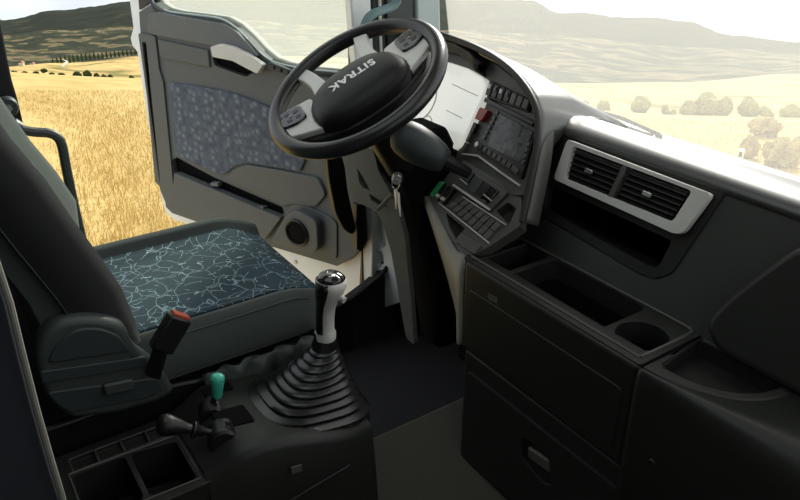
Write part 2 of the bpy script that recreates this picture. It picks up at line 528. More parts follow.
# hinge pillar (white steel) and A-pillar trims
PJ = (V((-1.965, 1.22, .2)), V((.42, -.9, 0)).normalized())
hp = struct(plate('wall_left', L([(366, 205), (404, 205), (408, 300), (352, 318), (345, 304), (362, 272), (368, 250)], P=PJ), .03, 'white', bevel=.004,
     holes=[(rnd(L([(374, 212), (381, 212), (386, 247), (379, 248)], P=PJ), .02), .025), (rnd(L([(376, 253), (383, 251), (384, 265), (377, 267)], P=PJ), .02), .025)]), 'white painted hinge pillar with oval openings')
for i, (x, y) in enumerate(((360, 277), (359, 286), (371, 268))):
    p = at(x, y, P=PJ)
    b = lathe('bolt', [(0, .006), (.006, .006), (.008, .003), (.008, -.004)], p, PJ[1], 'steel', hp, n=8)
struct(plate('trim_3', L([(357, 205), (366, 204), (368, 240), (362, 252), (357, 250)], X=-1.945), .03, 'black', bevel=.003), 'black rubber seal beside the white hinge pillar')
struct(plate('trim_4', rnd(L([(326, 140), (342, 138), (348, 190), (357, 231), (352, 235), (345, 231), (336, 214), (329, 178)], X=-1.94), .02), .03, 'black', bevel=.004), 'black door strap hanging beside the steering column')
struct(plate('wall_left', [V((-1.99, 1.17, WZ)), V((-1.99, 1.5, WZ)), V((-1.99, 1.5, .72)), V((-1.99, 1.2, .72))], .02, 'black', face=(1, 0, 0), bevel=0), 'dark panel behind the hinge pillar')
# A-pillar
struct(plate('wall_left', [at(349, 0, X=-1.955)+V((0, -.03, .72)), at(371, 0, X=-1.955)+V((0, -.03, .72)), at(374, 30, X=-1.955), at(384, 170, X=-1.955), at(366, 170, X=-1.955), at(353, 32, X=-1.955)], .04, 'white', bevel=.006), 'white painted front edge of the door opening')
struct(plate('wall_left', [at(372, 0, X=-1.95)+V((0, -.04, .72)), at(416, 0, X=-1.95)+V((0, -.04, .72)), at(417, 30, X=-1.95), at(420, 150, X=-1.95), at(378, 150, X=-1.95), at(372, 30, X=-1.95)], .05, 'charcoal', bevel=.012), 'charcoal windscreen pillar trim')
struct(plate('wall_left', [at(417, 0, X=-1.94)+V((0, -.04, .72)), at(440, 0, X=-1.94)+V((0, -.04, .72)), at(441, 32, X=-1.94), at(444, 60, X=-1.94), at(418, 60, X=-1.94)], .04, 'bluegrey', bevel=.008), 'pale blue grey windscreen edge trim')
for i, x in enumerate((379, 386)):
    struct(tube('trim_%d' % (5+i), [at(x, -40, X=-1.945), at(x+1, 30, X=-1.945), at(x+3, 70, X=-1.945)], .005, 'black' if i else 'silver'))
# windscreen
wb_px = [(425, 26), (444, 33), (482, 44), (515, 57), (540, 70), (560, 90), (577, 108), (600, 118)]
base, top = [], []
for x in [-1.93+i*(2.36/24) for i in range(25)]:
    t = (x+.75)/1.2
    yb = 1.66-.13*t*t
    base.append(V((x, yb, .62))); top.append(V((x*.985-.01, yb-.24, 1.74)))
ws = shell('window_1', [base, [lerp(a, b, .5)+V((0, .02, 0)) for a, b in zip(base, top)], top], 'windscreen', thick=.006)
struct(ws, 'wide hazy windscreen above the dashboard')
struct(tube('trim_7', [p+V((0, -.01, .02)) for p in top], .03, 'black'), 'black rubber at the windscreen top')

# grab bars
gh = thing('grab_handle', at(78, 228, X=-1.9), 'black tubular grab handle beside the driver seat, in front of the wheat field', 'handle')
tube('bar', smoothpath(L([(18, 129), (34, 132), (48, 133), (57, 137), (62, 146), (67, 172), (74, 205), (82, 240), (86, 262)], X=-1.9), 5), .012, 'seat_shell', gh)
lathe('mount', [(0, -.03), (.024, -.03), (.026, -.005), (.018, .01), (0, .01)], at(17, 129, X=-1.9), (0, .3, -.1), 'black', gh, n=16)
bk = thing('belt_anchor', at(8, 112, X=-1.9), 'small dark seat belt anchor on the pillar above the grab handle', 'anchor')
lathe('disc', [(0, .02), (.02, .02), (.024, .012), (.024, 0)], at(7, 106, X=-1.91), (1, 0, 0), 'charcoal', bk, n=20)
lathe('bolt', [(0, .028), (.008, .028), (.009, .02)], at(7, 106, X=-1.91), (1, 0, 0), 'steel', bk, n=6)
ph = thing('pillar_handle', at(366, 24, X=-1.9), 'teal grey curved grab handle on the windscreen pillar above the steering wheel', 'handle')
tube('grip', smoothpath(L([(364, 28), (367, 20), (373, 14), (383, 10), (391, 7), (396, 2), (397, -6), (397, -60)], X=-1.88), 5), .014, 'teal', ph, flat=.6)
tube('mount', [at(364, 29, X=-1.88), at(364, 29, X=-1.94)], .014, 'teal', ph)

# ================================================================== landscape
def field_z(g): return -1.25-.203*g
def crest(px): return tab(px, [-400, 0, 140, 300, 440, 560, 700, 800, 1300], [75, 74, 81, 84, 92, 112, 118, 121, 126])
def plane_g(py):
    dep = PITCH+math.atan((py-250)/F_PX)
    return 2.55/(math.tan(dep)-.203)
cols = [-2600, -1800, -1200, -800, -500, -300, -200]+list(range(-120, 960, 5))+[1000, 1100, 1250, 1500, 2000, 2800]
CT = [plane_g(crest(c)) for c in cols]
def gp(px, g, z): 
    d = ray(px, 250); d = V((d.x, d.y, 0)); d = d/d.dot(hd)*g
    return V((d.x, d.y, z))
near = []
for f in (0, .03, .06, .1, .16, .24, .34, .46, .6, .75, .88, 1.0):
    r = []
    for c, G in zip(cols, CT):
        g = -2 if f == 0 else 2+f*(G-2)
        if f == 0:
            q = gp(c, 1.0, 0); q = V((q.x, q.y, field_z(1.0)))
        else:
            q = gp(c, g, field_z(g)+.25*noise.noise(V((c*.01, g*.05, 0)))*min(1, g/20)*(1-f))
        r.append(q)
    near.append(r)
near.append([gp(c, G*1.05+1, field_z(G)-1.2) for c, G in zip(cols, CT)])
near.append([gp(c, G*1.3+5, field_z(G)-14) for c, G in zip(cols, CT)])
struct(loft('wheat_field', near, 'wheat', closed=False, origin=V((0, 0, 0))), 'golden wheat field sloping away from the cab')
RX = [-400, 0, 60, 140, 300, 440, 529, 562, 653, 686, 729, 800, 1200]
def row(px, kind):
    if kind == 'a': return crest(px)+5
    if kind == 'b': return crest(px)-3
    if kind == 'c': return tab(px, [-400, 0, 60, 140, 300, 440, 560, 680, 800, 1200], [66, 67, 63, 56, 55, 70, 84, 82, 74, 72])
    if kind == 'd': return tab(px, [-400, 0, 60, 140, 300, 440, 560, 680, 800, 1200], [52, 50, 50, 46, 42, 52, 56, 64, 62, 62])
    if kind == 'e': return tab(px, [-400, 0, 60, 140, 300, 440, 560, 680, 800, 1200], [38, 36, 30, 26, 22, 30, 36, 46, 54, 60])
    if kind == 'f': return tab(px, RX, [26, 20, 10, 1, -8, -4, 0, 13, 18, 21, 35, 42, 54])
def ring(kind, G, amp=0, sc=.02, seed=0):
    return [at(c, row(c, kind)+amp*noise.noise(V((c*sc, seed, 0))), G=G) for c in cols]
va = ring('a', 180); vb = ring('b', 420, 1.5, .012, 1); vc = ring('c', 900, 2.5, .015, 2)
mid = lambda A, B, t, amp, s: [lerp(a, b, t)+V((0, 0, amp*noise.noise(V((c*.02, s, 0))))) for a, b, c in zip(A, B, cols)]
struct(loft('valley_field', [va, vb, mid(vb, vc, .35, 3, 3), mid(vb, vc, .7, 4, 4), vc, [p+V((0, 0, -25))+hd*80 for p in vc]], 'valley', closed=False, origin=V((0, 0, 0))), 'tan and golden valley fields beyond the wheat')
vc2 = [p+V((0, 0, -6))+hd*20 for p in vc]; vd = ring('d', 1400, 4, .02, 5); ve = ring('e', 1950, 4, .018, 6)
struct(loft('foothill', [vc2, mid(vc2, vd, .5, 8, 7), vd, mid(vd, ve, .5, 14, 8), ve, [p+V((0, 0, -60))+hd*120 for p in ve]], 'foothill', closed=False, origin=V((0, 0, 0))), 'scrubby foothills in front of the forested ridge')
ve2 = [p+V((0, 0, -12))+hd*30 for p in ve]
vf = [at(c, row(c, 'f')+1.2*noise.noise(V((c*.13, 3, 0)))+1.5*noise.noise(V((c*.03, 5, 0))), G=2700) for c in cols]
struct(loft('forest_ridge', [ve2, mid(ve2, vf, .4, 20, 9), mid(ve2, vf, .75, 14, 10), vf, [p+V((0, 0, -120))+hd*300 for p in vf]], 'forest', closed=False, origin=V((0, 0, 0))), 'dark forested ridge on the horizon')
# pale road strips
def strip(name, pxs, G, w, label):
    pts = [at(x, y, G=g) for (x, y), g in zip(pxs, G)]
    a = [p+V((0, 0, .9)) for p in pts]; b = [p+rt*ww+V((0, 0, .9)) for p, ww in zip(pts, w)]
    return struct(loft(name, [a, b], 'road', closed=False), label)
strip('road', [(60, 69), (63, 65), (66, 62), (62, 60)], [700, 780, 850, 880], [2.5, 4, 3, 1.5], 'pale track winding up beside the cypress trees')
rd = [at(690, 106, G=600), at(730, 99, G=700), at(770, 96, G=780), at(830, 93, G=850), at(900, 92, G=900)]
struct(loft('road', [[p+V((0, 0, 2)) for p in rd], [p+V((0, 0, 5)) for p in rd]], 'road', closed=False), 'pale road across the valley seen through the windscreen')

def lump(name, pos, rx, rz, mat, seed, label, group=None, trunk=0, sub=3, rough=.35, cat='bush'):
    bm = bmesh.new(); bmesh.ops.create_icosphere(bm, subdivisions=sub, radius=1)
    for v in bm.verts:
        n = noise.noise(v.co*1.6+V((seed*7.1, 0, 0)))+.6*noise.noise(v.co*4+V((0, seed*3.3, 0)))+random.uniform(-.3, .3)
        v.co *= 1+rough*n
        v.co = V((v.co.x*rx, v.co.y*rx, v.co.z*rz+rz*.8+trunk))+V(pos)
    t = thing(name, pos, label, cat, group)
    finish('foliage', bm, mat, t, smooth=0)
    if trunk: tube('trunk', [V(pos)-V((0, 0, rz*.3)), V(pos)+V((0, 0, trunk+rz))], rx*.12, 'bark', t, n=6)
    return t

ORD = 'first second third fourth fifth sixth seventh eighth ninth tenth eleventh twelfth thirteenth fourteenth fifteenth sixteenth seventeenth eighteenth nineteenth twentieth twenty-first twenty-second'.split()
# cypress row left
cy = None
for i in range(22):
    t = i/21
    x = 54+t*86; y = lerp(67, 55, t**.8)
    p = at(x, y, G=890)
    h = lerp(11.5, 7.5, t)*random.uniform(.85, 1.15)
    if cy is None:
        prof = [(.0, 0), (.12, .02), (.16, .1), (1.0, .16), (1.15, .3), (1.0, .55), (.6, .8), (.1, 1.0)]
        bm_r = []
        root = thing('cypress_tree', p, '', 'tree')
        k = 8
        rings = [[V((r*(1+random.uniform(-.2, .2))*math.cos(6.283*j/k), r*math.sin(6.283*j/k), z)) for j in range(k)] for r, z in prof[3:]]
        fo = loft('foliage', rings, 'leaf_dark', None, smooth=0, origin=V((0, 0, 0)))
        tr = tube('trunk', [(0, 0, -.2), (0, 0, .3)], .18, 'bark', None, n=6, origin=V((0, 0, 0)))
        for c_ in (fo, tr): c_.parent = root; c_.location = (0, 0, 0)
        cy = (root, fo, tr)
    else:
        root = cy[0].copy(); COL.objects.link(root)
        for ch in cy[1:]:
            c_ = ch.copy(); COL.objects.link(c_); c_.parent = root
    root.location = p; root.scale = (1.25, 1.25, h)
    tag(root, 'dark slim cypress tree, '+ORD[i]+' from the left in the distant row beyond the wheat', 'tree', 'cypress trees in the distant row')
bl = sorted([(52, 76, 5, 2.6), (62, 77, 6, 3), (78, 78, 8, 4.5), (88, 78, 8, 5.5), (97, 79, 6, 4), (104, 79.5, 5, 3.6), (111, 80, 5, 4.2), (120, 81, 4, 2), (132, 80.5, 5, 3.6), (25, 74, 5, 2), (36, 74, 6, 2), (44, 72, 6, 2.4), (14, 74, 5, 2.4)])
for i, (x, y, w, h) in enumerate(bl):
    G = 380
    lump('roadside_bush', at(x, y+.3, G=G), w/F_PX*G*.56, h/F_PX*G*.85, 'leaf_dark', i, ORD[i]+' dark green bush from the left at the far edge of the wheat field', 'bushes at the field edge', sub=2)
for i, (x, y, w, h) in enumerate([(22, 66, 9, 4), (33, 66, 7, 3), (124, 76, 7, 2.4)]):
    p = at(x, y, G=800); w *= .55; h *= .8
    t = thing('farmhouse', p, ('low pale farmhouse left of the cypress row', 'small pale barn between the farmhouse and the track', 'low pale farm building right of the field bushes')[i], 'house')
    box('wall', p+V((0, 0, h/2)), rt*w/2, hd*w/3, (0, 0, h/2), 'house', t, bevel=0)
    plate('roof', [p+rt*-w*.55+V((0, 0, h)), p+rt*w*.55+V((0, 0, h)), p+V((0, 0, h*1.6))], w*.7, 'tiles', t, bevel=0)
# trees seen through the windscreen
wl = [(572, 105, 9, 7, 'golden round bush in the hedge nearest the dashboard'), (584, 106, 6, 6, 'small golden bush beside the hedge start'), (603, 110, 9, 9, 'rounded pale bush left of the round tree'), (640, 111, 13, 13, 'round tree standing alone in the pale field'), (664, 113, 4, 8, 'thin young tree between the round tree and the grove'),
      (688, 114, 12, 12, 'left tree of the hazy grove'), (704, 114, 14, 18, 'tallest tree of the hazy grove'), (722, 114, 11, 13, 'right tree of the hazy grove'), (746, 115, 12, 15, 'tree right of the pale gap'), (668, 114, 9, 6, 'low hedge clump left of the grove'), (762, 116, 12, 9, 'hedge clump under the road'), (790, 117, 14, 10, 'hedge clump at the right edge')]
for i, (x, y, w, h, lab) in enumerate(wl):
    G = 400
    lump('hedge_tree', at(x, y+2, G=G), w/F_PX*G*.8, h/F_PX*G*.8, 'leaf_olive', 20+i, lab+' seen through the windscreen', None, trunk=0, sub=2, cat='tree')
gl = [(763, 128, 17, 14, 'dry grassy shrub below the hedge'), (748, 150, 10, 16, 'dry shrub beside the white post'), (778, 158, 20, 20, 'large dry shrub near the dashboard end'), (800, 150, 14, 18, 'dry shrub at the right edge')]
for i, (x, y, w, h, lab) in enumerate(gl):
    G = plane_g(y+8)
    lump('dry_shrub', at(x, y+8, G=G), w/F_PX*G*.8, h/F_PX*G*.8, 'leaf_dry', 40+i, lab+' seen through the windscreen', None, sub=4, rough=.45)
p = at(739, 163, G=plane_g(163))
pt = thing('marker_post', p, 'small white marker post in the dry grass beyond the windscreen', 'post')
aab('post', p+V((-.05, -.05, -.1)), p+V((.05, .05, .33)), 'post', pt)
aab('reflector', p+V((-.02, -.06, .16)), p+V((.055, -.045, .28)), 'black', pt, bevel=0)
# wheat stalks near the cab
vs_, fs = [], []
for i in range(70000):
    g = 5+40*random.random()**1.5
    px = random.uniform(-60, 400) if random.random() < .6 else random.uniform(400, 1000)
    if g > plane_g(crest(px))*.95: continue
    q = gp(px, g, field_z(g)); q.x += random.uniform(-.3, .3)
    w = random.uniform(.0025, .005)*(1+g/20); h = random.uniform(.06, .16)
    a = random.uniform(0, 6.28); dx, dy = math.cos(a)*w, math.sin(a)*w
    lx, ly = random.uniform(-.05, .05), random.uniform(-.05, .05)
    k = len(vs_)
    vs_ += [(q.x-dx, q.y-dy, q.z-.05), (q.x+dx, q.y+dy, q.z-.05), (q.x+lx+dx, q.y+ly+dy, q.z+h*.8), (q.x+lx*1.3, q.y+ly*1.3, q.z+h)]
    fs.append((k, k+1, k+2, k+3))
me = bpy.data.meshes.new('wheat_stalks'); me.from_pydata(vs_, [], fs); me.materials.append(M['wheat_blade'])
wo_ = bpy.data.objects.new('wheat_stalks', me); COL.objects.link(wo_)
tag(wo_, 'ripe golden wheat stalks standing in the field outside the cab', 'wheat'); wo_['kind'] = 'stuff'

# ================================================================== driver door
A_D = math.radians(112)
DH = V((-2.0, 1.18, 0)); DD = V((-math.sin(A_D), math.cos(A_D), 0)); DN = V((-DD.y, DD.x, 0))
if DN.dot(CAM-DH) < 0: DN = -DN
PD = (DH, DN)
def D(pts, off=0): return L(pts, P=(DH+DN*off, DN))
door = thing('door_1', DH+V((0, 0, -.1)), 'open white driver door with dark inner trim and hazy window', 'door', kind='structure')
def up_(p, z): return V((p.x, p.y, z))
wl_px = [(156, -2), (160, 6), (168, 11), (180, 14), (205, 17), (225, 20), (238, 27), (250, 38), (262, 51), (274, 61), (288, 66), (310, 70), (352, 74)]
WLN = D(wl_px)
rear = D([(128, -10), (131, 14), (133, 28), (130, 38), (132, 46), (137, 52), (139, 64), (141, 80), (147, 120), (154, 160), (162, 203), (166, 214), (174, 220)])
low = D([(262, 252), (300, 275), (345, 312), (372, 300), (376, 150)])
topz = 1.66
plate('shell', rear+low+[WLN[-1]]+WLN[::-1], .045, 'white', door, bevel=.006)
# window frame and glass
fr_out = rear[0]; fr_in = WLN[0]
hf = at(376, 80, P=PD)
tube('window_frame', [fr_in+V((0, 0, -.02)), up_(fr_in-DD*.02, 1.2), up_(fr_in-DD*.06, topz), up_(WLN[-1]-DD*.05, topz), up_(WLN[-1]+DD*-.01, .9), WLN[-1]+DD*-.01], .016, 'rubber', door, flat=1.2)
plate('frame_post', [rear[0], WLN[0], up_(WLN[0]-DD*.06, topz+.02), up_(rear[0]-DD*.06, topz+.02)], .04, 'white', door, bevel=.004)
plate('frame_trim', [p+DN*.0 for p in (D([(139, 10), (156, -2)])+[up_(WLN[0]-DD*.06, topz), up_(WLN[0]-DD*.06+DD*.07, topz)])], .02, 'black', door, lift=.01)
gl_loop = [p-DN*.02 for p in WLN]+[up_(WLN[-1], topz)-DN*.02, up_(WLN[0]-DD*.06, topz)-DN*.02]
plate('glass', gl_loop, .005, 'door_glass', door, bevel=0)
shell('sill_cap', [[p+DN*.030-V((0, 0, .010)) for p in WLN], [p+DN*.026+V((0, 0, .003)) for p in WLN], [p+DN*.0+V((0, 0, .008)) for p in WLN], [p-DN*.045+V((0, 0, .004)) for p in WLN]], 'wall', door, thick=.004, smooth=75)
tube('window_seal', smoothpath([p+DN*.022+V((0, 0, .008)) for p in WLN], 3), .0035, 'bluegrey', door, n=8)
# inner trim panel
trim = D([(139, 12), (141, 40), (146, 80), (153, 130), (160, 170), (166, 207), (172, 213), (215, 228), (263, 244), (300, 255), (337, 266), (350, 260), (359, 251), (360, 150), (345, 76), (310, 72), (288, 68), (272, 63), (260, 53), (248, 40), (236, 29), (224, 22), (205, 19), (180, 16), (168, 13), (158, 6), (154, 3)], .0)
pock = rnd(D([(172, 160), (177, 157), (214, 177), (283, 207), (284, 214), (276, 216), (174, 173)]), .008)
hrec = rnd(D([(212, 57), (224, 47), (255, 62), (263, 68), (246, 77), (215, 66)]), .012)
groove = rnd(D([(142, 42), (147, 43), (161, 180), (160, 187), (156, 182)]), .008)
pan = plate('trim_panel', trim, .03, 'door_trim', door, bevel=.006, lift=.028, holes=[(pock, .024), (hrec, .022), (groove, .015)])
plate('pocket_shade', rnd(D([(173.5, 161.5), (177.5, 159), (214, 178.5), (281.5, 208), (282, 213), (276, 214.5), (175.5, 172)]), .006), .003, 'matt_black', pan, lift=.009, bevel=0)  # black sheet painted in as the shade inside the door pocket
plate('recess_shade', rnd(D([(214, 59), (224, 50), (254, 63), (261, 68), (246, 75), (216, 65)]), .01), .003, 'matt_black', pan, lift=.010, bevel=0)  # black sheet for the shade in the handle recess
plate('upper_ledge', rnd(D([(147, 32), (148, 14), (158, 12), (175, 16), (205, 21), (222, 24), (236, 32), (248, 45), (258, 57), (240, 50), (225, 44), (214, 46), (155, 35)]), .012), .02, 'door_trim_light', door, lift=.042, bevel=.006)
plate('rear_edge', rnd(D([(138, 33), (155, 36), (159, 70), (163, 82), (175, 205), (167, 206), (160, 190)]), .012), .02, 'door_trim', door, lift=.036, bevel=.006,
      holes=[(rnd(D([(142, 42), (146, 42), (160, 180), (159, 186), (155, 182)], .0), .006), .012)])
plate('groove_shade', rnd(D([(142.5, 44), (145.5, 44), (159.5, 180), (158.5, 184), (155.5, 181)]), .005), .002, 'matt_black', pan, lift=.027, bevel=0)  # black strip standing in for shade down the groove
plate('middle_ledge', rnd(D([(157, 39), (208, 50), (210, 68), (160, 58)]), .01), .012, 'door_trim', door, lift=.036, bevel=.005)
fab = rnd(D([(168, 83), (200, 87), (234, 94), (268, 107), (295, 128), (305, 160), (300, 172), (279, 168), (245, 163), (233, 167), (226, 174), (220, 175), (176, 155)]), .015)
ins = plate('fabric_insert', fab, .012, 'door_cloth', door, lift=.038, bevel=.004)
plate('armrest', rnd(D([(226, 179), (234, 169), (246, 164.5), (279, 170), (318, 178), (326, 195), (315, 208), (292, 204), (283, 207)]), .02), .02, 'door_trim', door, lift=.038, bevel=.008, seg=4)
plate('pocket_panel', rnd(D([(174, 173), (276, 216), (281, 218), (264, 240), (256, 241), (176, 213), (172, 195)]), .012), .03, 'door_trim', door, lift=.05, bevel=.010, seg=3)
for x, y in ((222, 181.5), (267, 205)):
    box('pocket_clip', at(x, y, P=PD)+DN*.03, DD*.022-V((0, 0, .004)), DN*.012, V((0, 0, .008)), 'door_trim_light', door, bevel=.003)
sp = plate('speaker_pod', rnd(D([(270, 241), (283, 217), (293, 203), (304, 204), (330, 217), (337, 223), (337, 259), (312, 257)]), .015), .03, 'door_trim', door, lift=.034, bevel=.01, seg=3)
plate('speaker_housing', rnd(D([(271, 241), (284, 218), (295, 210), (312, 218), (317, 224), (318, 249), (312, 254)]), .02), .05, 'door_trim', sp, lift=.065, bevel=.012, seg=3)
SC = at(297, 233, P=(DH+DN*.066, DN))
lathe('speaker_ring', [(.054, -.01), (.054, .004), (.049, .007), (.044, .002), (.044, -.01)], SC, DN, 'black', sp, n=28)
lathe('speaker_grille', [(0, .0035), (.02, .003), (.044, -.001), (.044, -.006)], SC, DN, 'matt_black', sp, n=28)
hnd = plate('pull_handle', rnd(D([(210, 47), (219, 44), (232, 47), (248, 55), (263, 65), (257, 74), (247, 69), (232, 61), (212, 57)], .03), .008), .02, 'silver', door, lift=.03, bevel=.006, seg=3)
sw = plate('switch_plate', rnd(D([(262, 67), (270, 62), (292, 71), (300, 78), (284, 74)]), .006), .012, 'charcoal', door, lift=.045, bevel=.003)
for x, y in ((272, 67), (279, 70), (286, 72)):
    box('switch', at(x, y, P=(DH+DN*.046, DN)), DD*.012, DN*.004, V((0, 0, .006)), 'black', sw, bevel=.002)
for x, y in ((296, 262), (322, 277)):
    lathe('screw', [(0, .006), (.007, .006), (.008, 0)], at(x, y, P=PD), DN, 'steel', door, n=8)

# ================================================================== dashboard
dash = thing('dashboard', (-.9, 1.2, FZ), 'dark wraparound truck dashboard with vents, trays, switches and instrument cluster', 'dashboard')
# --- face and top of the passenger side, one rolled shell
def pv_y(z): return 1.17+(z-.5)*.35
PVN = V((0, -1, .35)).normalized(); PV = (V((0, 1.17, .5)), PVN)
xs = [-1.222+i*(1.65/22) for i in range(23)]
prof = [(pv_y(.756), .756), (pv_y(.766), .766), (pv_y(.771)+.005, .773), (1.285, .779), (1.30, .782), (1.325, .782), (1.37, .772), (1.45, .746), (1.54, .714), (1.64, .678), (1.66, .63)]
rows = [[V((x, y-(.13*((x+.75)/1.2)**2 if y > 1.5 else 0), z)) for x in xs] for y, z in prof]
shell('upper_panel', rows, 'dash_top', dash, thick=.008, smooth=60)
vp = rnd(L([(560, 135), (726, 192), (672, 273), (656, 279), (640, 274), (538, 213), (534, 203)], P=PV), .012)
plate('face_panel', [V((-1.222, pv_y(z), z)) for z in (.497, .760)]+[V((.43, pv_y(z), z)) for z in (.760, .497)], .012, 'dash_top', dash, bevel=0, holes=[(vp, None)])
plate('pod_side', [V((-1.226, pv_y(.44), .44))]+[V((-1.226, y, z)) for y, z in prof[:-2]]+[V((-1.226, 1.45, .5))], .012, 'dash_mid', dash, face=(-1, 0, 0), bevel=.006)
# bevelled left edge of the vent pod
le = smoothpath([V((-1.216, pv_y(z)-.004, z)) for z in (.44, .5, .6, .68, .73)]+[V((-1.214, pv_y(.75)+.004, .755)), V((-1.21, 1.28, .767))], 4)
tube('pod_edge', le, [.015]*len(le), 'dash_mid', dash, n=10)
# --- vent panel with storage slot
vp = rnd(L([(560, 135), (726, 192), (672, 273), (656, 279), (640, 274), (538, 213), (534, 203)], P=PV), .012)
slot = rnd(L([(549, 184), (672, 241), (658, 267), (650, 267), (544, 209)], P=PV), .010)
beh = rnd(L([(566, 145), (697, 193), (676, 223), (562, 178)], P=PV), .012)
plate('vent_panel', vp, .02, 'dash', dash, lift=.004, bevel=.003, holes=[(slot, None), (beh, None)])
plate('storage_slot', rnd(L([(545, 180), (677, 239), (660, 271), (541, 211)], P=PV), .008), .14, 'matt_black', dash, lift=-.017, bevel=0, holes=[(slot, .12)])  # slot interior coloured black in place of shade
tube('panel_line', vp+[vp[0]], .0022, 'black', dash, n=6, smooth=60)
bez_o = rnd(L([(567, 139), (712, 194), (683, 233), (674, 234), (553, 179)], P=PV), .012)
bez_i = rnd(L([(573, 146), (692, 191), (672, 222), (564, 178)], P=PV), .010)
bez = plate('vent_bezel', bez_o, .014, 'silver', dash, lift=.022, bevel=.004, seg=3, holes=[(bez_i, None)])
VC = (V((0, 1.17, .5))+PVN*.01, PVN)
def vq(u, v):
    tl, tr, br, bl = [at(x, y, P=VC) for x, y in ((573, 146), (692, 191), (672, 222), (564, 178))]
    return lerp(lerp(tl, tr, u), lerp(bl, br, u), v)
box('vent_divider', (vq(.48, 0)+vq(.50, 1))/2, (vq(.51, .5)-vq(.47, .5))/2, (vq(.48, 1)-vq(.49, 0))/2*1.02, PVN*.012, 'dash_mid', bez, bevel=.003)
for half, (u0, u1) in enumerate(((.01, .46), (.52, .985))):
    for k in range(6):
        v = .09+.165*k
        a, b = vq(u0, v), vq(u1, v)
        box('vent_slat', (a+b)/2-PVN*.004, (b-a)/2, (PVN*.9+V((0, 0, -.5)))*.010, V((0, .6, .8))*.0013, 'dash', bez, bevel=0)
    a = vq((u0+u1)/2-.01, .52)
    box('vent_tab', a+PVN*.007, (vq(u1, .5)-vq(u0, .5))*.075, PVN*.004, V((0, .3, 1))*.005, 'chrome', bez, bevel=.0015)
    for k in range(9):
        u = lerp(u0, u1, (k+.5)/9)
        box('vent_fin', (vq(u, .5)-PVN*.03), (vq(u, 1)-vq(u, 0))*.5, PVN*.01, V((.001, 0, 0)), 'black', bez, bevel=0)
plate('vent_back', rnd(L([(566, 143), (698, 193), (676, 226), (560, 180)], P=PV), .01), .006, 'black', bez, lift=-.05, bevel=0)
# --- right glovebox lid (passenger side)
PG = (PV[0]+PVN*.02, PVN)
lid = L([(704, 330), (707, 318), (722, 301), (748, 280), (775, 260), (800, 243)], P=PG)
z_top = lid[-1].z
lid += [V((-.44, pv_y(.70)-.02, .70)), V((-.25, pv_y(.715)-.02, .715)), V((.38, pv_y(.72)-.02, .72)), V((.38, pv_y(.50)-.02, .50)), V((-.3, pv_y(.497)-.02, .497)), V((-.62, pv_y(.497)-.02, .497))]
plate('glovebox_lid', rnd(lid, .02, 3), .04, 'dash', dash, lift=.012, bevel=.016, seg=4)
# --- tray
TZ = .50
def xy(pts, z=TZ): return [V((x, y, z)) for x, y in pts]
bins = [(rnd(xy([(-1.188, 1.018), (-1.085, 1.018), (-1.085, 1.165), (-1.205, 1.165)]), .02), .20),
        (rnd(xy([(-1.068, 1.018), (-.80, 1.018), (-.80, 1.165), (-1.068, 1.165)]), .022), .22),
        ([V((-.737+.052*math.cos(a), 1.072+.052*math.sin(a), TZ)) for a in [2*math.pi*i/24 for i in range(24)]], .14)]
plate('tray', rnd(xy([(-1.20, .990), (-.674, .990), (-.674, 1.20), (-1.235, 1.20)]), .008), .05, 'dash', dash, face=(0, 0, 1), bevel=.005, seg=3, holes=[(h, None) for h, d in bins])
plate('bin_shade', xy([(-1.215, 1.0), (-.68, 1.0), (-.68, 1.18), (-1.215, 1.18)], TZ-.05), .25, 'matt_black', dash, face=(0, 0, 1), bevel=0, holes=[([p-V((0, 0, .05)) for p in h], d-.05) for h, d in bins])  # bins coloured black inside to give their shadow
tube('tray_edge', smoothpath(xy([(-1.19, 1.008), (-1.0, 1.008), (-.8, 1.008), (-.69, 1.008)], TZ+.001), 3), .003, 'dash_mid', dash, n=6)
tube('tray_edge', smoothpath(xy([(-1.212, 1.172), (-1.0, 1.172), (-.8, 1.172), (-.712, 1.172), (-.692, 1.165), (-.688, 1.15), (-.688, 1.06), (-.69, 1.01)], TZ+.001), 4), .0035, 'dash_mid', dash, n=6)
# --- front of the tray and drawer below
plate('front_panel', rnd([V((-1.186, .984, .255)), V((-.674, .984, .255)), V((-.674, .984, .498)), V((-1.186, .984, .498))], .012), .06, 'dash', dash, bevel=.010, seg=4)
plate('panel_step', rnd([V((-1.165, .984, .275)), V((-.70, .984, .275)), V((-.70, .984, .43)), V((-1.165, .984, .43))], .012), .01, 'dash', dash, lift=.0025, bevel=.002)
plate('lower_frame', rnd([V((-1.172, .988, -.096)), V((-.62, .988, -.096)), V((-.62, .988, .25)), V((-1.172, .988, .25))], .006), .06, 'dash', dash, bevel=.005)
hrec2 = rnd(L([(521, 437), (528, 440), (551, 458), (551, 486), (543, 484), (522, 459)], Y=.984), .008)
drw = plate('drawer', rnd([V((-1.155, .984, -.082)), V((-.64, .984, -.082)), V((-.64, .984, .196)), V((-1.155, .984, .196))], .010), .03, 'dash', dash, lift=.004, bevel=.004, holes=[(hrec2, .02)])
plate('drawer_pull', rnd(L([(527, 447), (548, 461), (549, 474), (528, 458)], Y=.978), .006), .012, 'dash_mid', drw, lift=.0, bevel=.004, seg=3)
mk = plate('embossed_mark', L([(488, 293), (497, 298), (497, 304), (488, 299)], Y=.984), .002, 'dash_mid', dash, lift=.001, bevel=0)
aab('fascia_body', (-1.165, 1.05, -.09), (.38, 1.42, .36), 'black', dash, bevel=.01)
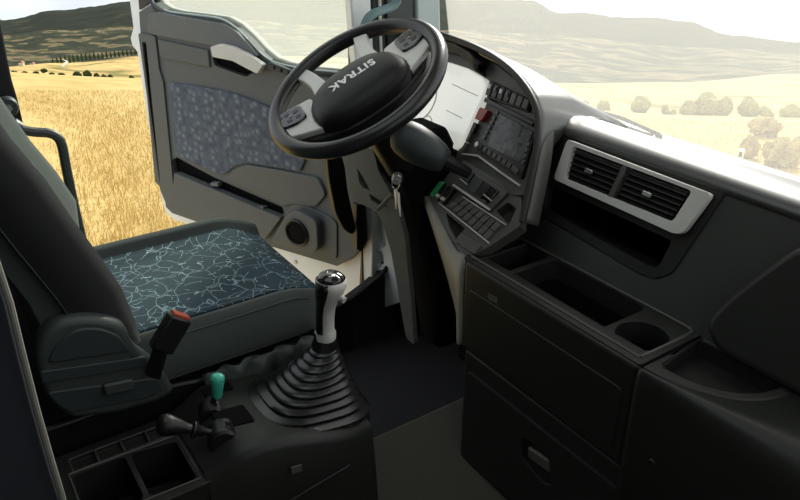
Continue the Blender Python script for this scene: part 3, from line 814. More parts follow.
# --- right bin with a sweeping shoulder
rim_in = [(-.648, 1.022), (-.60, 1.028), (-.56, 1.042), (-.525, 1.068), (-.502, 1.105), (-.49, 1.16)]
binl = rnd(xy(rim_in+[(-.665, 1.16)]), .012)
rim_out = smoothpath(xy([(-.670, .990), (-.635, .993), (-.60, 1.0), (-.56, 1.015), (-.515, 1.043), (-.485, 1.085), (-.468, 1.14), (-.465, 1.2)]), 3)
plate('right_bin', rim_out+xy([(-.670, 1.2)]), .04, 'dash', dash, face=(0, 0, 1), bevel=.006, seg=3, holes=[(binl, .20)])
n = len(rim_out)
sh0 = rim_out
def fr(i):
    t = i/(n-1); return t
front = [V((lerp(-.670, .38, t**1.5), lerp(.984, 1.06, t**2), 0)) for t in [fr(i) for i in range(n)]]
def shrow(s, z0, z1):
    out = []
    for i, (a, b) in enumerate(zip(sh0, front)):
        q = lerp(V((a.x, a.y, 0)), b, s); out.append(V((q.x, q.y, lerp(z0, z1, fr(i)))))
    return out
shell('shoulder', [shrow(0, .494, .494), shrow(.35, .492, .490), shrow(.65, .487, .470), shrow(.88, .475, .43), shrow(1, .455, .38), shrow(1.0, .36, .25), [V((p.x, p.y, -.094)) for p in front]], 'dash', dash, thick=.012, smooth=70)
lathe('screw_cap', [(0, .004), (.006, .004), (.008, 0)], V((-.60, .972, .33)), (0, -1, 0), 'black', dash, n=10)

# --- instrument side
yaw = math.radians(8)
RW = V((-math.cos(yaw), math.sin(yaw), 0)); RF = V((math.sin(yaw), math.cos(yaw), 0))
RH = (RF*.5+V((0, 0, 1))).normalized(); RN = RW.cross(RH)
R0 = V((-1.28, 1.2, .735))
if RN.dot(CAM-R0) < 0: RN = -RN
PR = (R0, RN)
def R(pts, off=0): return L(pts, P=(R0+RN*off, RN))
plate('instrument_panel', R([(395, 34), (440, 40), (470, 50), (498, 64), (516, 78), (529, 96), (535, 115), (534, 150), (524, 196), (508, 196), (466, 170), (440, 163), (395, 150)]), .04, 'dash_mid', dash, bevel=.004)
# instrument cluster, sky glare painted white and glowing
cl = plate('instrument_cluster', rnd(R([(395, 52), (446, 61), (468, 68), (484, 78), (486, 88), (472, 120), (459, 149), (450, 148), (428, 138), (395, 122)]), .02), .03, 'lens', dash, lift=.022, bevel=.012, seg=4)
for x, y, r in ((424, 100, .058), (425, 126, .030), (392, 90, .058)):
    c = at(x, y, P=(R0+RN*.0235, RN))
    tube('gauge_ring', [c+(RW*math.cos(a)+RH*math.sin(a))*r for a in [2*math.pi*i/32 for i in range(32)]], .0016, 'lens_line', cl, n=6, closed=True)
for a0, a1 in (((452, 84), (478, 96)), ((446, 110), (462, 118))):
    p, q = R([a0, a1], .0225)
    tube('print_line', [p, q], .0012, 'lens_line', cl, n=6)
# cluster hood
hood_in = R([(395, 44), (440, 50), (462, 56), (478, 66), (486, 77)], .0)
shell('cluster_hood', [[p for p in hood_in], [p+RN*.035+RH*.004 for p in hood_in], [p+RN*.04+RH*.02 for p in hood_in], [p+RN*.02+RH*.03 for p in hood_in]], 'dash', dash, thick=.006, smooth=70)
# switch bank
sb = plate('switch_bank', rnd(R([(491, 80), (532, 100), (528, 112), (485, 97)]), .004), .02, 'black', dash, lift=.008, bevel=.002)
def bq(c4, u, v, off):
    p = R(c4, off); return lerp(lerp(p[0], p[1], u), lerp(p[3], p[2], u), v)
SB4 = [(491, 80), (532, 100), (528, 112), (485, 97)]
for k in range(7):
    u = (k+.5)/7
    c = bq(SB4, u, .48, .010); w = (bq(SB4, u+.5/7, .5, .01)-bq(SB4, u-.5/7, .5, .01))*.40; h = (bq(SB4, u, 1, .01)-bq(SB4, u, 0, .01))*.40
    r = box('rocker_switch', c, w, h, RN*.006, 'black' if k < 4 else 'dash_mid', sb, bevel=.002)
    if k < 4:
        box('rocker_highlight', c+RN*.0075-h*.3, w*.55, h*.35, RN*.0016, 'button' if k % 2 else 'silver', sb, bevel=.001)  # pale box painted as a highlight on the black rocker
box('trim_bar', bq([(486, 98), (535, 122), (535, 126), (485, 102)], .5, .5, .006), (R([(535, 122)])[0]-R([(486, 98)])[0])*.5, RH*.006, RN*.006, 'black', dash, bevel=.002)
# hazard and small switches
hz = plate('hazard_switch', rnd(R([(480, 107), (488, 110), (481, 121), (473, 118)]), .004), .015, 'red', dash, lift=.016, bevel=.003)
for i, (x, y) in enumerate(((474, 128), (469, 137), (464, 147))):
    box('small_switch', R([(x, y)], .008)[0], RW*.011, RH*.014, RN*.006, ('black', 'button', 'dash_mid')[i], dash, bevel=.002)
# radio
RD4 = [(498, 107), (536, 128), (521, 179), (476, 149)]
rad = plate('radio', rnd(R(RD4), .006), .03, 'black', dash, lift=.010, bevel=.003)
plate('screen', rnd(R([(499, 113), (533, 131), (521, 163), (487, 146)]), .003), .004, 'screen', rad, lift=.0125, bevel=.001)
for k in range(9):
    u = .06+.11*k
    c = bq(RD4, u, .90, .011)
    box('button', c, (bq(RD4, u+.04, .9, .011)-bq(RD4, u-.04, .9, .011))*.5, RH*.006, RN*.003, 'button', rad, bevel=.001)
for k in range(6):
    v = .12+.115*k
    box('button', bq(RD4, .045, v, .011), RW*.006, RH*.0055, RN*.003, 'button', rad, bevel=.001)
    if k > 1: box('button', bq(RD4, .955, v, .011), RW*.005, RH*.0055, RN*.003, 'button', rad, bevel=.001)
for u in (.02, .93):
    lathe('knob', [(0, .010), (.007, .010), (.008, .007), (.008, 0)], bq(RD4, u, .90, .011), RN, 'button' if u > .5 else 'steel', rad, n=14)
tube('chrome_line', R([(462, 154), (478, 156), (500, 172), (520, 186)], .008), .003, 'silver', dash, n=8)
# lower switch panel
PLN = V((0, -1, 1)).normalized()
L0 = V((0, 1.17, .66))
def Q(pts, off=0): return L(pts, P=(L0+PLN*off, PLN))
lowp = plate('lower_panel', Q([(430, 196), (452, 170), (464, 160), (505, 184), (522, 196), (520, 226), (490, 246), (466, 258), (458, 250), (436, 212)]), .03, 'dash_mid', dash, bevel=.004,
     holes=[(rnd(Q([(496, 211), (508, 202), (516, 208), (509, 225)]), .004), .03), (rnd(Q([(446, 213), (465, 228), (457, 241), (449, 226)]), .004), .03)])
CL4 = [(466, 165), (508, 192), (490, 210), (453, 185)]
cp = plate('climate_panel', rnd(Q(CL4), .006), .02, 'button', dash, lift=.010, bevel=.003)
def cq(c4, u, v, off):
    p = Q(c4, off); return lerp(lerp(p[0], p[1], u), lerp(p[3], p[2], u), v)
tube('silver_trim', [cq(CL4, u, 1.0, .011) for u in (0, .3, .6, 1)], .003, 'silver', cp, n=8)
for i, (u, v, w, h, mt) in enumerate(((.16, .38, .13, .28, 'black'), (.42, .5, .12, .34, 'charcoal'), (.62, .5, .10, .34, 'black'), (.80, .5, .09, .34, 'gloss'))):
    c = cq(CL4, u, v, .011)
    box('climate_button', c, (cq(CL4, u+w, v, .011)-cq(CL4, u-w, v, .011))*.42, (cq(CL4, u, v+h, .011)-cq(CL4, u, v-h, .011))*.5, PLN*.004, mt, cp, bevel=.002)
for u in (.16, .78):
    a, b = cq(CL4, u-.11, .62, .016), cq(CL4, u+.11, .66, .016)
    tube('slider_mark', [a, b], .0016, 'silver', cp, n=6)
RB = [[(463, 197), (505, 224), (493, 236), (451, 207)], [(449, 207), (489, 241), (476, 250), (458, 246)]]
BK = [(462, 196), (503, 225), (488, 242), (448, 206)]
for k in range(8):
    u = (k+.5)/8
    for v, sz in ((.26, .40), (.74, .42)):
        c = cq(BK, u, v, .003)
        w = (cq(BK, u+.5/8, v, .003)-cq(BK, u-.5/8, v, .003))*.42; h = (cq(BK, u, v+.5, .003)-cq(BK, u, v-.5, .003))*.23
        box('blank_switch', c, w, h, PLN*.006, 'dash_mid' if (k+int(v > .5)) % 3 else 'button', lowp, bevel=.002)
for k in range(3):
    u = (k+.5)/3; c = cq([(462, 233), (482, 248), (472, 254), (455, 244)], u, .4, .003)
    box('blank_switch', c, V((.014, 0, 0)), V((0, .010, .010)), PLN*.005, 'button', lowp, bevel=.002)
for a, b in (((439, 203), (489, 243)), ((463, 197), (506, 225))):
    p, q = Q([a, b], .006); tube('silver_line', [p, q], .0018, 'silver', lowp, n=6)
for k, (x, y) in enumerate(((438, 190), (443, 193), (448, 196))):
    c = Q([(x, y)], .006)[0]
    r = box('rocker_switch', c, V((.009, 0, 0)), V((0, .017, .017)), PLN*.008, 'green' if k == 0 else 'black', lowp, bevel=.003)
    if k: box('rocker_tip', c+V((0, -.014, -.006)), V((.007, 0, 0)), V((0, .003, .003)), PLN*.006, 'silver', lowp, bevel=.001)
# pale trim down the left edge of the fascia
inn = smoothpath(Q([(428, 196), (434, 208), (446, 232), (456, 250)])+[V((-1.192, .990, .497)), V((-1.19, .986, .42)), V((-1.185, .986, .26))], 5)
out_ = smoothpath([at(427, 203, Y=1.09), at(432, 222, Y=1.07), at(443, 258, Y=1.045), at(452, 290, Y=1.03), at(458.5, 318, Y=1.02), at(462, 338, Y=1.02), at(464, 350, Y=1.02)], 5)
mid_ = [lerp(a, b, .5)+V((-.012, -.006, .006)) for a, b in zip(inn, out_)]
shell('edge_trim', [inn, mid_, out_], 'strip', dash, thick=.008, smooth=70)
plate('knee_side', [V((-1.19, 1.02, .25)), V((-1.45, 1.10, .5)), V((-1.45, 1.4, .5)), V((-1.19, 1.4, .25))], .01, 'black', dash)
plate('side_panel', [V((-1.175, .99, -.09)), V((-1.175, 1.42, -.09)), V((-1.175, 1.42, .5)), V((-1.175, .99, .5))], .01, 'dash', dash, face=(-1, 0, 0))
plate('knee_panel', [V((-1.22, 1.14, .54)), V((-1.90, 1.14, .54)), V((-1.90, 1.25, .70)), V((-1.22, 1.22, .72))], .02, 'dash', dash)
# curved rim of the instrument side and the top surface behind it
rim_px = [(398, 24), (425, 29), (448, 37), (472, 46), (495, 58), (514, 73), (529, 92), (537, 112), (538, 135), (535, 160), (529, 190), (522, 222)]
rim = smoothpath(R(rim_px, .045), 4)
tube('rim', rim, .0085, 'dash', dash, n=10, smooth=60)
shell('rim_inner', [rim, [p-RN*.05-(p-R0).normalized()*.004 for p in rim]], 'dash_mid', dash, thick=.006, smooth=60)
ob = smoothpath([V((-1.93, 1.55, .70)), V((-1.86, 1.58, .70)), V((-1.78, 1.60, .70)), V((-1.68, 1.62, .70)), V((-1.56, 1.635, .70)), V((-1.46, 1.64, .695)), V((-1.36, 1.65, .69)), V((-1.26, 1.60, .695)), V((-1.23, 1.47, .745)), V((-1.226, 1.38, .765)), V((-1.226, 1.30, .74)), V((-1.226, 1.22, .56))], 4)
m1 = []
for i, (a, b) in enumerate(zip(rim, ob)):
    t = i/(len(rim)-1)
    m1.append(lerp(a, b, .38)+V((0, 0, .024 if t < .6 else .005)))
m0 = [a+(m-a)*.16+V((0, 0, .006)) for a, m in zip(rim, m1)]
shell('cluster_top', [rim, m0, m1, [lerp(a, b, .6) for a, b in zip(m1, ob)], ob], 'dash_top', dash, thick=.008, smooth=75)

# wiper outside
wp = thing('windscreen_wiper', at(620, 130, Y=1.75), 'black windscreen wiper resting outside the glass above the vents', 'wiper')
wa, wb2 = at(580, 112, Y=1.72), at(652, 136.5, Y=1.72)
struct(aab('trim_8', (-1.95, 1.67, .30), (.45, 1.95, .585), 'black', bevel=.02), 'black scuttle panel outside below the windscreen')
tube('wiper_pivot', [wb2+V((0, .03, .0)), V((wb2.x, wb2.y+.03, .58))], .012, 'matt_black', wp)
tube('wiper_arm', [wa+V((0, .02, .01)), lerp(wa, wb2, .5)+V((0, .03, .012)), wb2+V((0, .03, .0))], .006, 'matt_black', wp)
tube('wiper_blade', [wa+V((0, 0, -.004)), lerp(wa, wb2, .5), wb2], .008, 'matt_black', wp, flat=.6)

# ================================================================== steering wheel
WC = V((-1.505, .886, .862)); th, ph_ = math.radians(32), math.radians(-83)
WN = V((math.sin(th)*math.cos(ph_), math.sin(th)*math.sin(ph_), math.cos(th)))
e1 = (at(330, 92, P=(WC, WN))-at(378, 60, P=(WC, WN))).normalized(); e2 = WN.cross(e1)
def W(a, b, h=0): return WC+e1*a+e2*b+WN*h
wheel = thing('steering_wheel', WC, 'black four-spoke truck steering wheel with silver spokes and a lettered hub', 'steering wheel')
rim_ring = [W(.2165*math.cos(a), .2165*math.sin(a)) for a in [2*math.pi*i/64 for i in range(64)]]
tube('rim', rim_ring, .0200, 'leather', wheel, n=14, closed=True, smooth=80, flat=1.0)
def sup(a, b, s, cx=0, cy=0, n=40, e=2.6):
    out = []
    for i in range(n):
        t = 2*math.pi*i/n; c, si = math.cos(t), math.sin(t)
        out.append((cx+a*s*math.copysign(abs(c)**(2/e), c), cy+b*s*math.copysign(abs(si)**(2/e), si)))
    return out
hub_rings = []
for s, h in ((1.0, -.03), (1.02, -.005), (1.0, .012), (.95, .022), (.84, .030), (.6, .036), (.3, .038), (.02, .0385)):
    ring_ = []
    for x, y in sup(.120, .092, s, 0, .030):
        ring_.append(W(x*(1+.10*(y/.08)), y, h))
    hub_rings.append(ring_)
hub = loft('hub', hub_rings, 'hub', wheel, smooth=75)
# silver surround under the hub
sur = [W(x*(1+.10*(y/.08)), y, .004) for x, y in sup(.130, .094, 1, 0, .016)]
plate('hub_surround', sur, .02, 'black', wheel, bevel=.005, face=WN)
skirt = [W(x, y, -.012) for x, y in ((-.20, .02), (-.15, .09), (-.06, .125), (.06, .125), (.15, .09), (.20, .02), (.1, .0), (-.1, .0))]
plate('lower_web', rnd(skirt, .02), .03, 'black', wheel, bevel=.008, face=WN)
for s in (-1, 1):
    sp_ = [W(s*x, y, .006) for x, y in ((.050, -.055), (.095, -.045), (.090, -.10), (.098, -.150), (.118, -.195), (.078, -.212), (.062, -.150), (.052, -.09))]
    plate('spoke', rnd(sp_, .012), .018, 'silver', wheel, bevel=.006, seg=3, face=WN)
    arm = [W(s*x, y, .004) for x, y in ((.105, -.06), (.150, -.068), (.213, -.082), (.222, -.03), (.222, .02), (.17, .055), (.115, .085))]
    ap = plate('side_spoke', rnd(arm, .012), .018, 'silver', wheel, bevel=.005, seg=3, face=WN)
    pod = [W(s*x, y, .010) for x, y in ((.137, -.052), (.158, -.058), (.207, -.070), (.209, -.03), (.20, .0), (.170, .012), (.137, .008))]
    pp = plate('button_pod', rnd(pod, .010), .012, 'gloss', ap, bevel=.003, face=WN)
    for x, y in ((.155, -.035), (.178, -.042), (.155, -.010), (.178, -.014), (.196, -.045)):
        box('button', W(s*x, y, .0095), e1*.007, e2*.007, WN*.0015, 'black', ap, bevel=.0015)
    box('button_mark', W(s*.172, -.028, .0115), e1*.0028, e2*.0009, WN*.001, 'lettering', ap, bevel=0)
# hub lettering
fc = bpy.data.curves.new('hub_lettering', 'FONT'); fc.body = 'SITRAK'; fc.size = .036; fc.align_x = 'CENTER'; fc.align_y = 'CENTER'; fc.extrude = .0012; fc.offset = .0009
fc.space_character = 1.08
fo_ = bpy.data.objects.new('hub_lettering_text', fc); COL.objects.link(fo_)
bpy.context.view_layer.update()
me = bpy.data.meshes.new_from_object(fo_.evaluated_get(bpy.context.evaluated_depsgraph_get()))
bpy.data.objects.remove(fo_)
rot = Matrix((e1, e2, WN)).transposed().to_4x4()
txt = []
bmx = bmesh.new(); bmx.from_mesh(me)
bmesh.ops.subdivide_edges(bmx, edges=bmx.edges[:], cuts=1)
for v in bmx.verts:
    x, y = v.co.x*1.0, v.co.y*1.0
    rr = math.sqrt((x/.118)**2+((y+.0)/.082)**2)
    h = .0375-.012*max(0, rr-.45)**1.3*1.6
    v.co = W(x-.004, y+.016, h+v.co.z)
finish('lettering', bmx, 'lettering', hub, smooth=0)

# steering column
colm = thing('steering_column', (-1.47, 1.1, WZ), 'grey steering column shroud with dark stalk housing under the wheel', 'steering column')
def quad(z, xl, xr, yb, yf): return [V((xl, yb, z)), V((xr, yb, z)), V((xr+.01, yf, z)), V((xl, yf, z))]
sh_px = rnd(L([(341, 154), (350, 149), (360, 146), (373, 149), (376, 160), (378, 170), (388, 188), (398, 210), (405, 238), (407, 262), (411, 300), (414, 345), (406, 338), (401, 310), (396, 280), (391, 252), (384, 228), (377, 212), (366, 206), (354, 202), (350, 192), (346, 172)], P=(V((-1.52, 1.0, .5)), V((.35, -1, .12)).normalized())), .008, 3)
plate('shroud', sh_px, .02, 'shroud', colm, bevel=.006, seg=3,
      holes=[(L([(357, 168), (364, 179), (370, 191), (363, 188), (359, 182)], P=(V((-1.52, 1.0, .5)), V((.35, -1, .12)).normalized())), .018), (L([(369, 194), (385, 203), (388, 208), (380, 206), (371, 200)], P=(V((-1.52, 1.0, .5)), V((.35, -1, .12)).normalized())), .018)])
PS = (V((-1.52, 1.0, .5)), V((.35, -1, .12)).normalized())
tube('lever', [at(380, 209, P=PS)+PS[1]*.01, at(397, 193, P=PS)+PS[1]*.02], .006, 'shroud', colm, n=8, flat=.5)
rings = []
for z, xl, xr, yb, yf in ((.72, -1.60, -1.49, .985, 1.15), (.62, -1.60, -1.48, 1.0, 1.2), (.5, -1.56, -1.455, 1.03, 1.22), (.38, -1.52, -1.42, 1.04, 1.24), (.25, -1.48, -1.375, 1.045, 1.28), (.13, -1.455, -1.38, 1.05, 1.28), (.085, -1.45, -1.40, 1.08, 1.26)):
    rings.append(quad(z, xl, xr, yb, yf))
loft('column_body', rings, 'matt_black', colm, bevel=.012, smooth=40)  # black puts the column's shaded side into the colour
lathe('column_tube', [(.045, -.02), (.045, .25)], W(0, .0, -.03), -WN, 'black', colm, n=20)
# rounded stalk housing
hb = at(414, 143, P=(V((-1.40, .98, .75)), fw))
ax = (at(440, 160, P=(V((-1.40, .98, .75)), fw))-at(396, 134, P=(V((-1.40, .98, .75)), fw))).normalized()
lathe('stalk_housing', [(.004, -.058), (.022, -.055), (.036, -.045), (.044, -.028), (.047, -.005), (.046, .02), (.042, .045), (.036, .07), (.026, .09)], hb, ax, 'charcoal', colm, n=28, smooth=80)
tube('stalk', [hb+ax*.05, hb+ax*.11+V((0, .05, -.03))], [.024, .014], 'black', colm)
0 and box('under_cover', V((-1.45, 1.02, .735)), V((.11, .02, 0)), V((0, .09, .04)), V((0, -.02, .03)), 'black', colm, bevel=.02)
# keys
ks = thing('key_bunch', at(397, 178, Y=.97), 'bunch of silver keys hanging from the ignition beside the column', 'keys')
kc = at(397, 179, Y=.965)
lathe('ignition_lock', [(0, .01), (.012, .01), (.014, .004), (.014, -.02)], kc, V((.8, -.6, .1)), 'steel', ks, n=16)
tube('key_ring', [kc+V((.012, -.012, -.008))+V((.6*math.cos(a), .5*math.cos(a), math.sin(a)))*.013 for a in [2*math.pi*i/20 for i in range(20)]], .0018, 'chrome', ks, n=6, closed=True)
for i, (dx, dz, ln) in enumerate(((.010, -.02, .055), (.022, -.026, .062))):
    p = kc+V((dx, -.012, dz))
    plate('key', rnd([p+V((-.007, 0, 0)), p+V((.007, -.002, 0)), p+V((.009, -.002, -.018)), p+V((.006+.008*i, -.002, -ln)), p+V((.001+.008*i, 0, -ln)), p+V((-.006, 0, -.018))], .003), .003, 'silver', ks, bevel=.0006)

# ================================================================== driver seat
seat = thing('driver_seat', (-1.55, .35, WZ), 'charcoal driver seat with blue crackle-pattern cushion and reclined backrest', 'seat')
XS0, XS1 = -1.815, -1.285
def cush_z(u, y):
    au = abs(u)
    z = .452
    k = .045 if u < 0 else .022
    if au > .64: z += k*math.sin(min(1, (au-.64)/.18)*math.pi/2)**2
    if au > .74: z -= (.085 if u > 0 else .07)*((au-.74)/.26)**2.2
    if y > .60: z -= .55*(y-.60)**1.25*(1 if au < .62 else 1.35)
    if y < .34 : z -= .0
    return z
rings = []
for y, s in ((.18, .97), (.22, .99), (.28, 1), (.36, 1), (.44, 1), (.52, 1), (.58, 1), (.62, .995), (.655, .975), (.680, .94), (.695, .90)):
    r = []
    xc, hw = (XS0+XS1)/2, (XS1-XS0)/2*s
    N = 32
    for i in range(N+1):
        u = -1+2*i/N; r.append(V((xc+u*hw, y, cush_z(u, y))))
    zb = .375 if y < .66 else .375+(y-.66)*.5
    for i in range(7):
        u = 1-2*i/6; r.append(V((xc+u*hw*.98, y-.01, zb)))
    rings.append(r)
loft('cushion', rings, 'bolster', seat, smooth=70)
# crackle insert laid on the cushion
rows = []
for j in range(13):
    y = .235+j*(.452/12)
    sc_ = 1 if y < .62 else 1-(y-.62)*.35
    rows.append([V((-1.55+(-.185+.37*i/14)*sc_, y+.002, cush_z((-.185+.37*i/14)*sc_/.265, min(y, .69))+.004)) for i in range(15)])
shell('crackle_insert', rows, 'crackle', seat, thick=.004, smooth=80)
tube('stitching', smoothpath([V((-1.318, y, cush_z(.875, y)+.0015)) for y in (.30, .4, .5, .6, .64)], 4), .0014, 'seat_shell', seat, n=5)
aab('seat_pan', (-1.80, .16, .24), (-1.30, .62, .35), 'black', seat, bevel=.02)
aab('pedestal', (-1.74, .18, WZ), (-1.38, .58, .26), 'black', seat, bevel=.02)
plate('side_skirt', rnd([V((-1.29, -.10, WZ)), V((-1.29, .60, WZ)), V((-1.29, .62, .30)), V((-1.29, .30, .36)), V((-1.29, -.10, .36))], .02), .03, 'black', seat, face=(1, 0, 0), bevel=.006)
# crumpled plastic skirt under the near bolster
sk = []
for r_, z in ((0, .365), (1, .345), (2, .325), (3, .30)):
    sk.append([V((-1.283+.012*math.sin(i*1.3+r_*.8)+.01*noise.noise(V((i*.7, r_, 2)))+(.005*r_), .36+i*.0135, z+.012*noise.noise(V((i*.5, r_*.9, 0))))) for i in range(24)])
shell('seat_skirt', sk, 'seat_shell', seat, thick=.004, smooth=60)
# backrest
def yf(z): return tab(z, [.40, .52, .60, .70, .80, .92, 1.10, 1.3], [.255, .245, .232, .200, .158, .108, .045, -.02])
rings = []
for z, s in ((.40, .9), (.46, .96), (.54, 1), (.62, 1), (.70, 1), (.78, 1), (.86, 1), (.94, 1), (1.02, .98), (1.12, .93), (1.2, .84), (1.25, .70)):
    r = []; y0 = yf(z); hw = .255*s
    for i in range(25):
        u = -1+2*i/24; au = abs(u)
        d = -.045+.045*min(1, max(0, (au-.45)/.35))
        if au > .85: d -= .05*((au-.85)/.15)**2
        d += .034*(1-u)/2*min(1, max(0, (z-.5)/.12))
        r.append(V((-1.55+u*hw, y0+d, z)))
    for i in range(9):
        u = 1-2*i/8; r.append(V((-1.55+u*hw*.98, y0-.15-.02*(1-u*u), z+.01)))
    rings.append(r)
loft('backrest', rings, 'bolster', seat, smooth=70)
# black side wing of the near bolster and stitched seam
wing = [[V((-1.292-.004*k, yf(z)-.012+.0, z)) for z in (.46, .52, .6, .68, .76, .84, .92, 1.02, 1.12)] for k in (1,)]
w0 = [V((-1.345, yf(z)+.004, z)) for z in (.47, .52, .6, .68, .76, .84, .92, 1.02, 1.12)]
w1 = [V((-1.318, yf(z)+.006, z)) for z in (.47, .52, .6, .68, .76, .84, .92, 1.02, 1.12)]
w2 = [V((-1.294, yf(z)-.022, z)) for z in (.47, .52, .6, .68, .76, .84, .92, 1.02, 1.12)]
w3 = [V((-1.288, yf(z)-.10, z)) for z in (.47, .52, .6, .68, .76, .84, .92, 1.02, 1.12)]
shell('side_wing', [w0, w1, w2, w3], 'black_cloth', seat, thick=.006, smooth=75)
tube('stitching', smoothpath([p+V((0, .002, 0)) for p in w0[1:]], 4), .0016, 'bluegrey', seat, n=5)
tube('stitching', smoothpath([p+V((.004, 0, 0)) for p in w3[1:]], 4), .0012, 'seat_shell', seat, n=5)
# recliner cover
PX = -1.262
arch = L([(36, 354), (42, 338), (53, 326), (66, 320), (84, 318), (103, 319), (120, 324), (128, 330), (132, 342), (139, 352), (148, 357), (166, 374), (176, 392), (160, 402), (120, 414), (72, 420), (52, 406), (42, 388), (38, 372)], X=PX)
rc = plate('recliner_cover', rnd(arch, .015), .05, 'seat_shell', seat, bevel=.014, seg=4)
inner = L([(47, 364), (54, 348), (68, 334), (84, 328), (102, 329), (118, 335), (125, 343), (131, 352)], X=PX)
plate('cover_face', rnd(inner, .012), .01, 'charcoal', rc, lift=.004, bevel=.004)
plate('cover_band', rnd(L([(40, 372), (146, 357), (150, 366), (42, 384)], X=PX), .006), .01, 'charcoal', rc, lift=.005, bevel=.003)
plate('cover_band', rnd(L([(46, 393), (158, 378), (164, 390), (150, 398), (70, 413), (58, 406)], X=PX), .01), .01, 'charcoal', rc, lift=.003, bevel=.003)
box('adjuster', at(118, 385, X=PX)+V((.006, 0, 0)), (.006, 0, 0), (0, .028, -.004), (0, 0, .013), 'seat_shell', rc, bevel=.004)
# belt buckle
bc = at(176, 330, X=-1.235); bt = at(180, 316, X=-1.235); bb = at(160, 350, X=-1.235)
bx = (bt-bb).normalized(); by_ = V((0, 1, .25)); by_ = (by_-bx*by_.dot(bx)).normalized(); bz_ = bx.cross(by_)
bkl = box('belt_buckle', lerp(bb, bt, .5), bx*(bt-bb).length*.5, by_*.024, bz_*.013, 'black', seat, bevel=.005)
box('release_button', bt+bx*.002, bx*.004, by_*.018, bz_*.009, 'orange', bkl, bevel=.002)
tube('buckle_strap', [bb, bb+V((-.01, -.02, -.06))], .016, 'black', seat, flat=.4)

# passenger side seat panel with piping
pseat = thing('folded_seat', (-1.0, -.2, FZ), 'dark blue fabric side of the middle seat with pale piping, at the lower left', 'seat')
edge = L([(2, 285), (8, 303), (20, 352), (35, 410), (50, 462), (64, 508)], X=-.98)
edge = [edge[0]+(edge[0]-edge[1])*8]+edge+[V((edge[-1].x, edge[-1].y+.005, .2))]
bkv = [V((p.x, -.35, p.z)) for p in edge]
plate('side_cushion', edge+bkv[::-1], .10, 'denim', pseat, face=(1, 0, 0), bevel=.012, seg=3)
tube('piping', [p+V((.004, .002, 0)) for p in edge], .0048, 'strip', pseat, n=8)
aab('base', (-1.07, -.34, FZ), (-.985, .02, .25), 'black', pseat, bevel=.01)

# ================================================================== centre console
cons = thing('centre_console', (-1.15, .3, FZ), 'dark plastic centre console with cup tray and gear lever base', 'console')
CZ = .30
cups = [(rnd(xy([(-1.205, .075), (-1.19, .075), (-1.185, .150), (-1.175, .168), (-1.085, .168), (-1.085, .075)], CZ), .012), .10), (rnd(xy([(-1.195, .165), (-1.182, .182), (-1.08, .182), (-1.078, .262), (-1.178, .262)], CZ), .008), .10)]
slots4 = []
for k in range(4):
    y0 = .075+k*.049
    tube('slot_rim', [V((x, y, CZ+.0005)) for x, y in ((-1.2535, y0-.002), (-1.2135, y0-.002), (-1.2135, y0+.045), (-1.2535, y0+.045), (-1.2535, y0-.002))], .0010, 'dash_mid', cons, n=5)
    slots4.append((rnd(xy([(-1.252, y0), (-1.215, y0), (-1.215, y0+.043), (-1.252, y0+.043)], CZ), .003), .008))
plate('rear_tray', rnd(xy([(-1.275, .0), (-1.045, .0), (-1.045, .285), (-1.275, .285)], CZ), .01), .36, 'dash', cons, face=(0, 0, 1), bevel=.004, seg=3,
      holes=[(rnd(xy([(-1.205, .068), (-1.075, .068), (-1.072, .165), (-1.205, .165)], CZ), .012), .10), (rnd(xy([(-1.205, .175), (-1.072, .175), (-1.068, .262), (-1.19, .262)], CZ), .010), .10)]+slots4)
tube('tray_rim', [p+V((0, 0, .0015)) for p in xy([(-1.21, .064), (-1.068, .064), (-1.063, .267), (-1.205, .267), (-1.21, .064)], CZ)], .002, 'dash_mid', cons, n=6)
# raised front body, lofted front to back
def ctop(y): return tab(y, [.26, .30, .345, .40, .50, .60, .66], [.302, .318, .347, .345, .318, .285, .27])
rings = []
for y in (.275, .30, .325, .35, .39, .44, .50, .55, .59, .615, .628):
    z = ctop(y); xr = tab(y, [.26, .35, .56, .628], [-1.045, -1.030, -1.014, -1.035]); xl = -1.285
    zl = z-.0
    rings.append([V((xl, y, FZ+.002)), V((xl, y, zl-.02)), V((xl+.006, y, zl-.006)), V((xl+.02, y, zl)), V((xr-.025, y, z)), V((xr-.008, y, z-.005)), V((xr, y, z-.018)), V((xr+.012, y, z-.12)), V((xr+.03, y, FZ+.002))])
loft('front_body', rings, 'dash', cons, smooth=50, bevel=0)
plate('lower_side', [V((-1.004, .20, .10)), V((-.985, .61, .10)), V((-.970, .62, FZ+.01)), V((-.975, .25, FZ+.01))], .02, 'dash', cons, bevel=.006)
tube('side_seam', [V((-1.012, .33, .185)), V((-.998, .55, .235))], .0022, 'black', cons, n=6)
plate('embossed_mark', [V((-1.008, .425, .288)), V((-1.008, .447, .284)), V((-1.008, .447, .268)), V((-1.008, .425, .272))], .003, 'dash_mid', cons, lift=.003, bevel=0, face=(1, 0, 0))

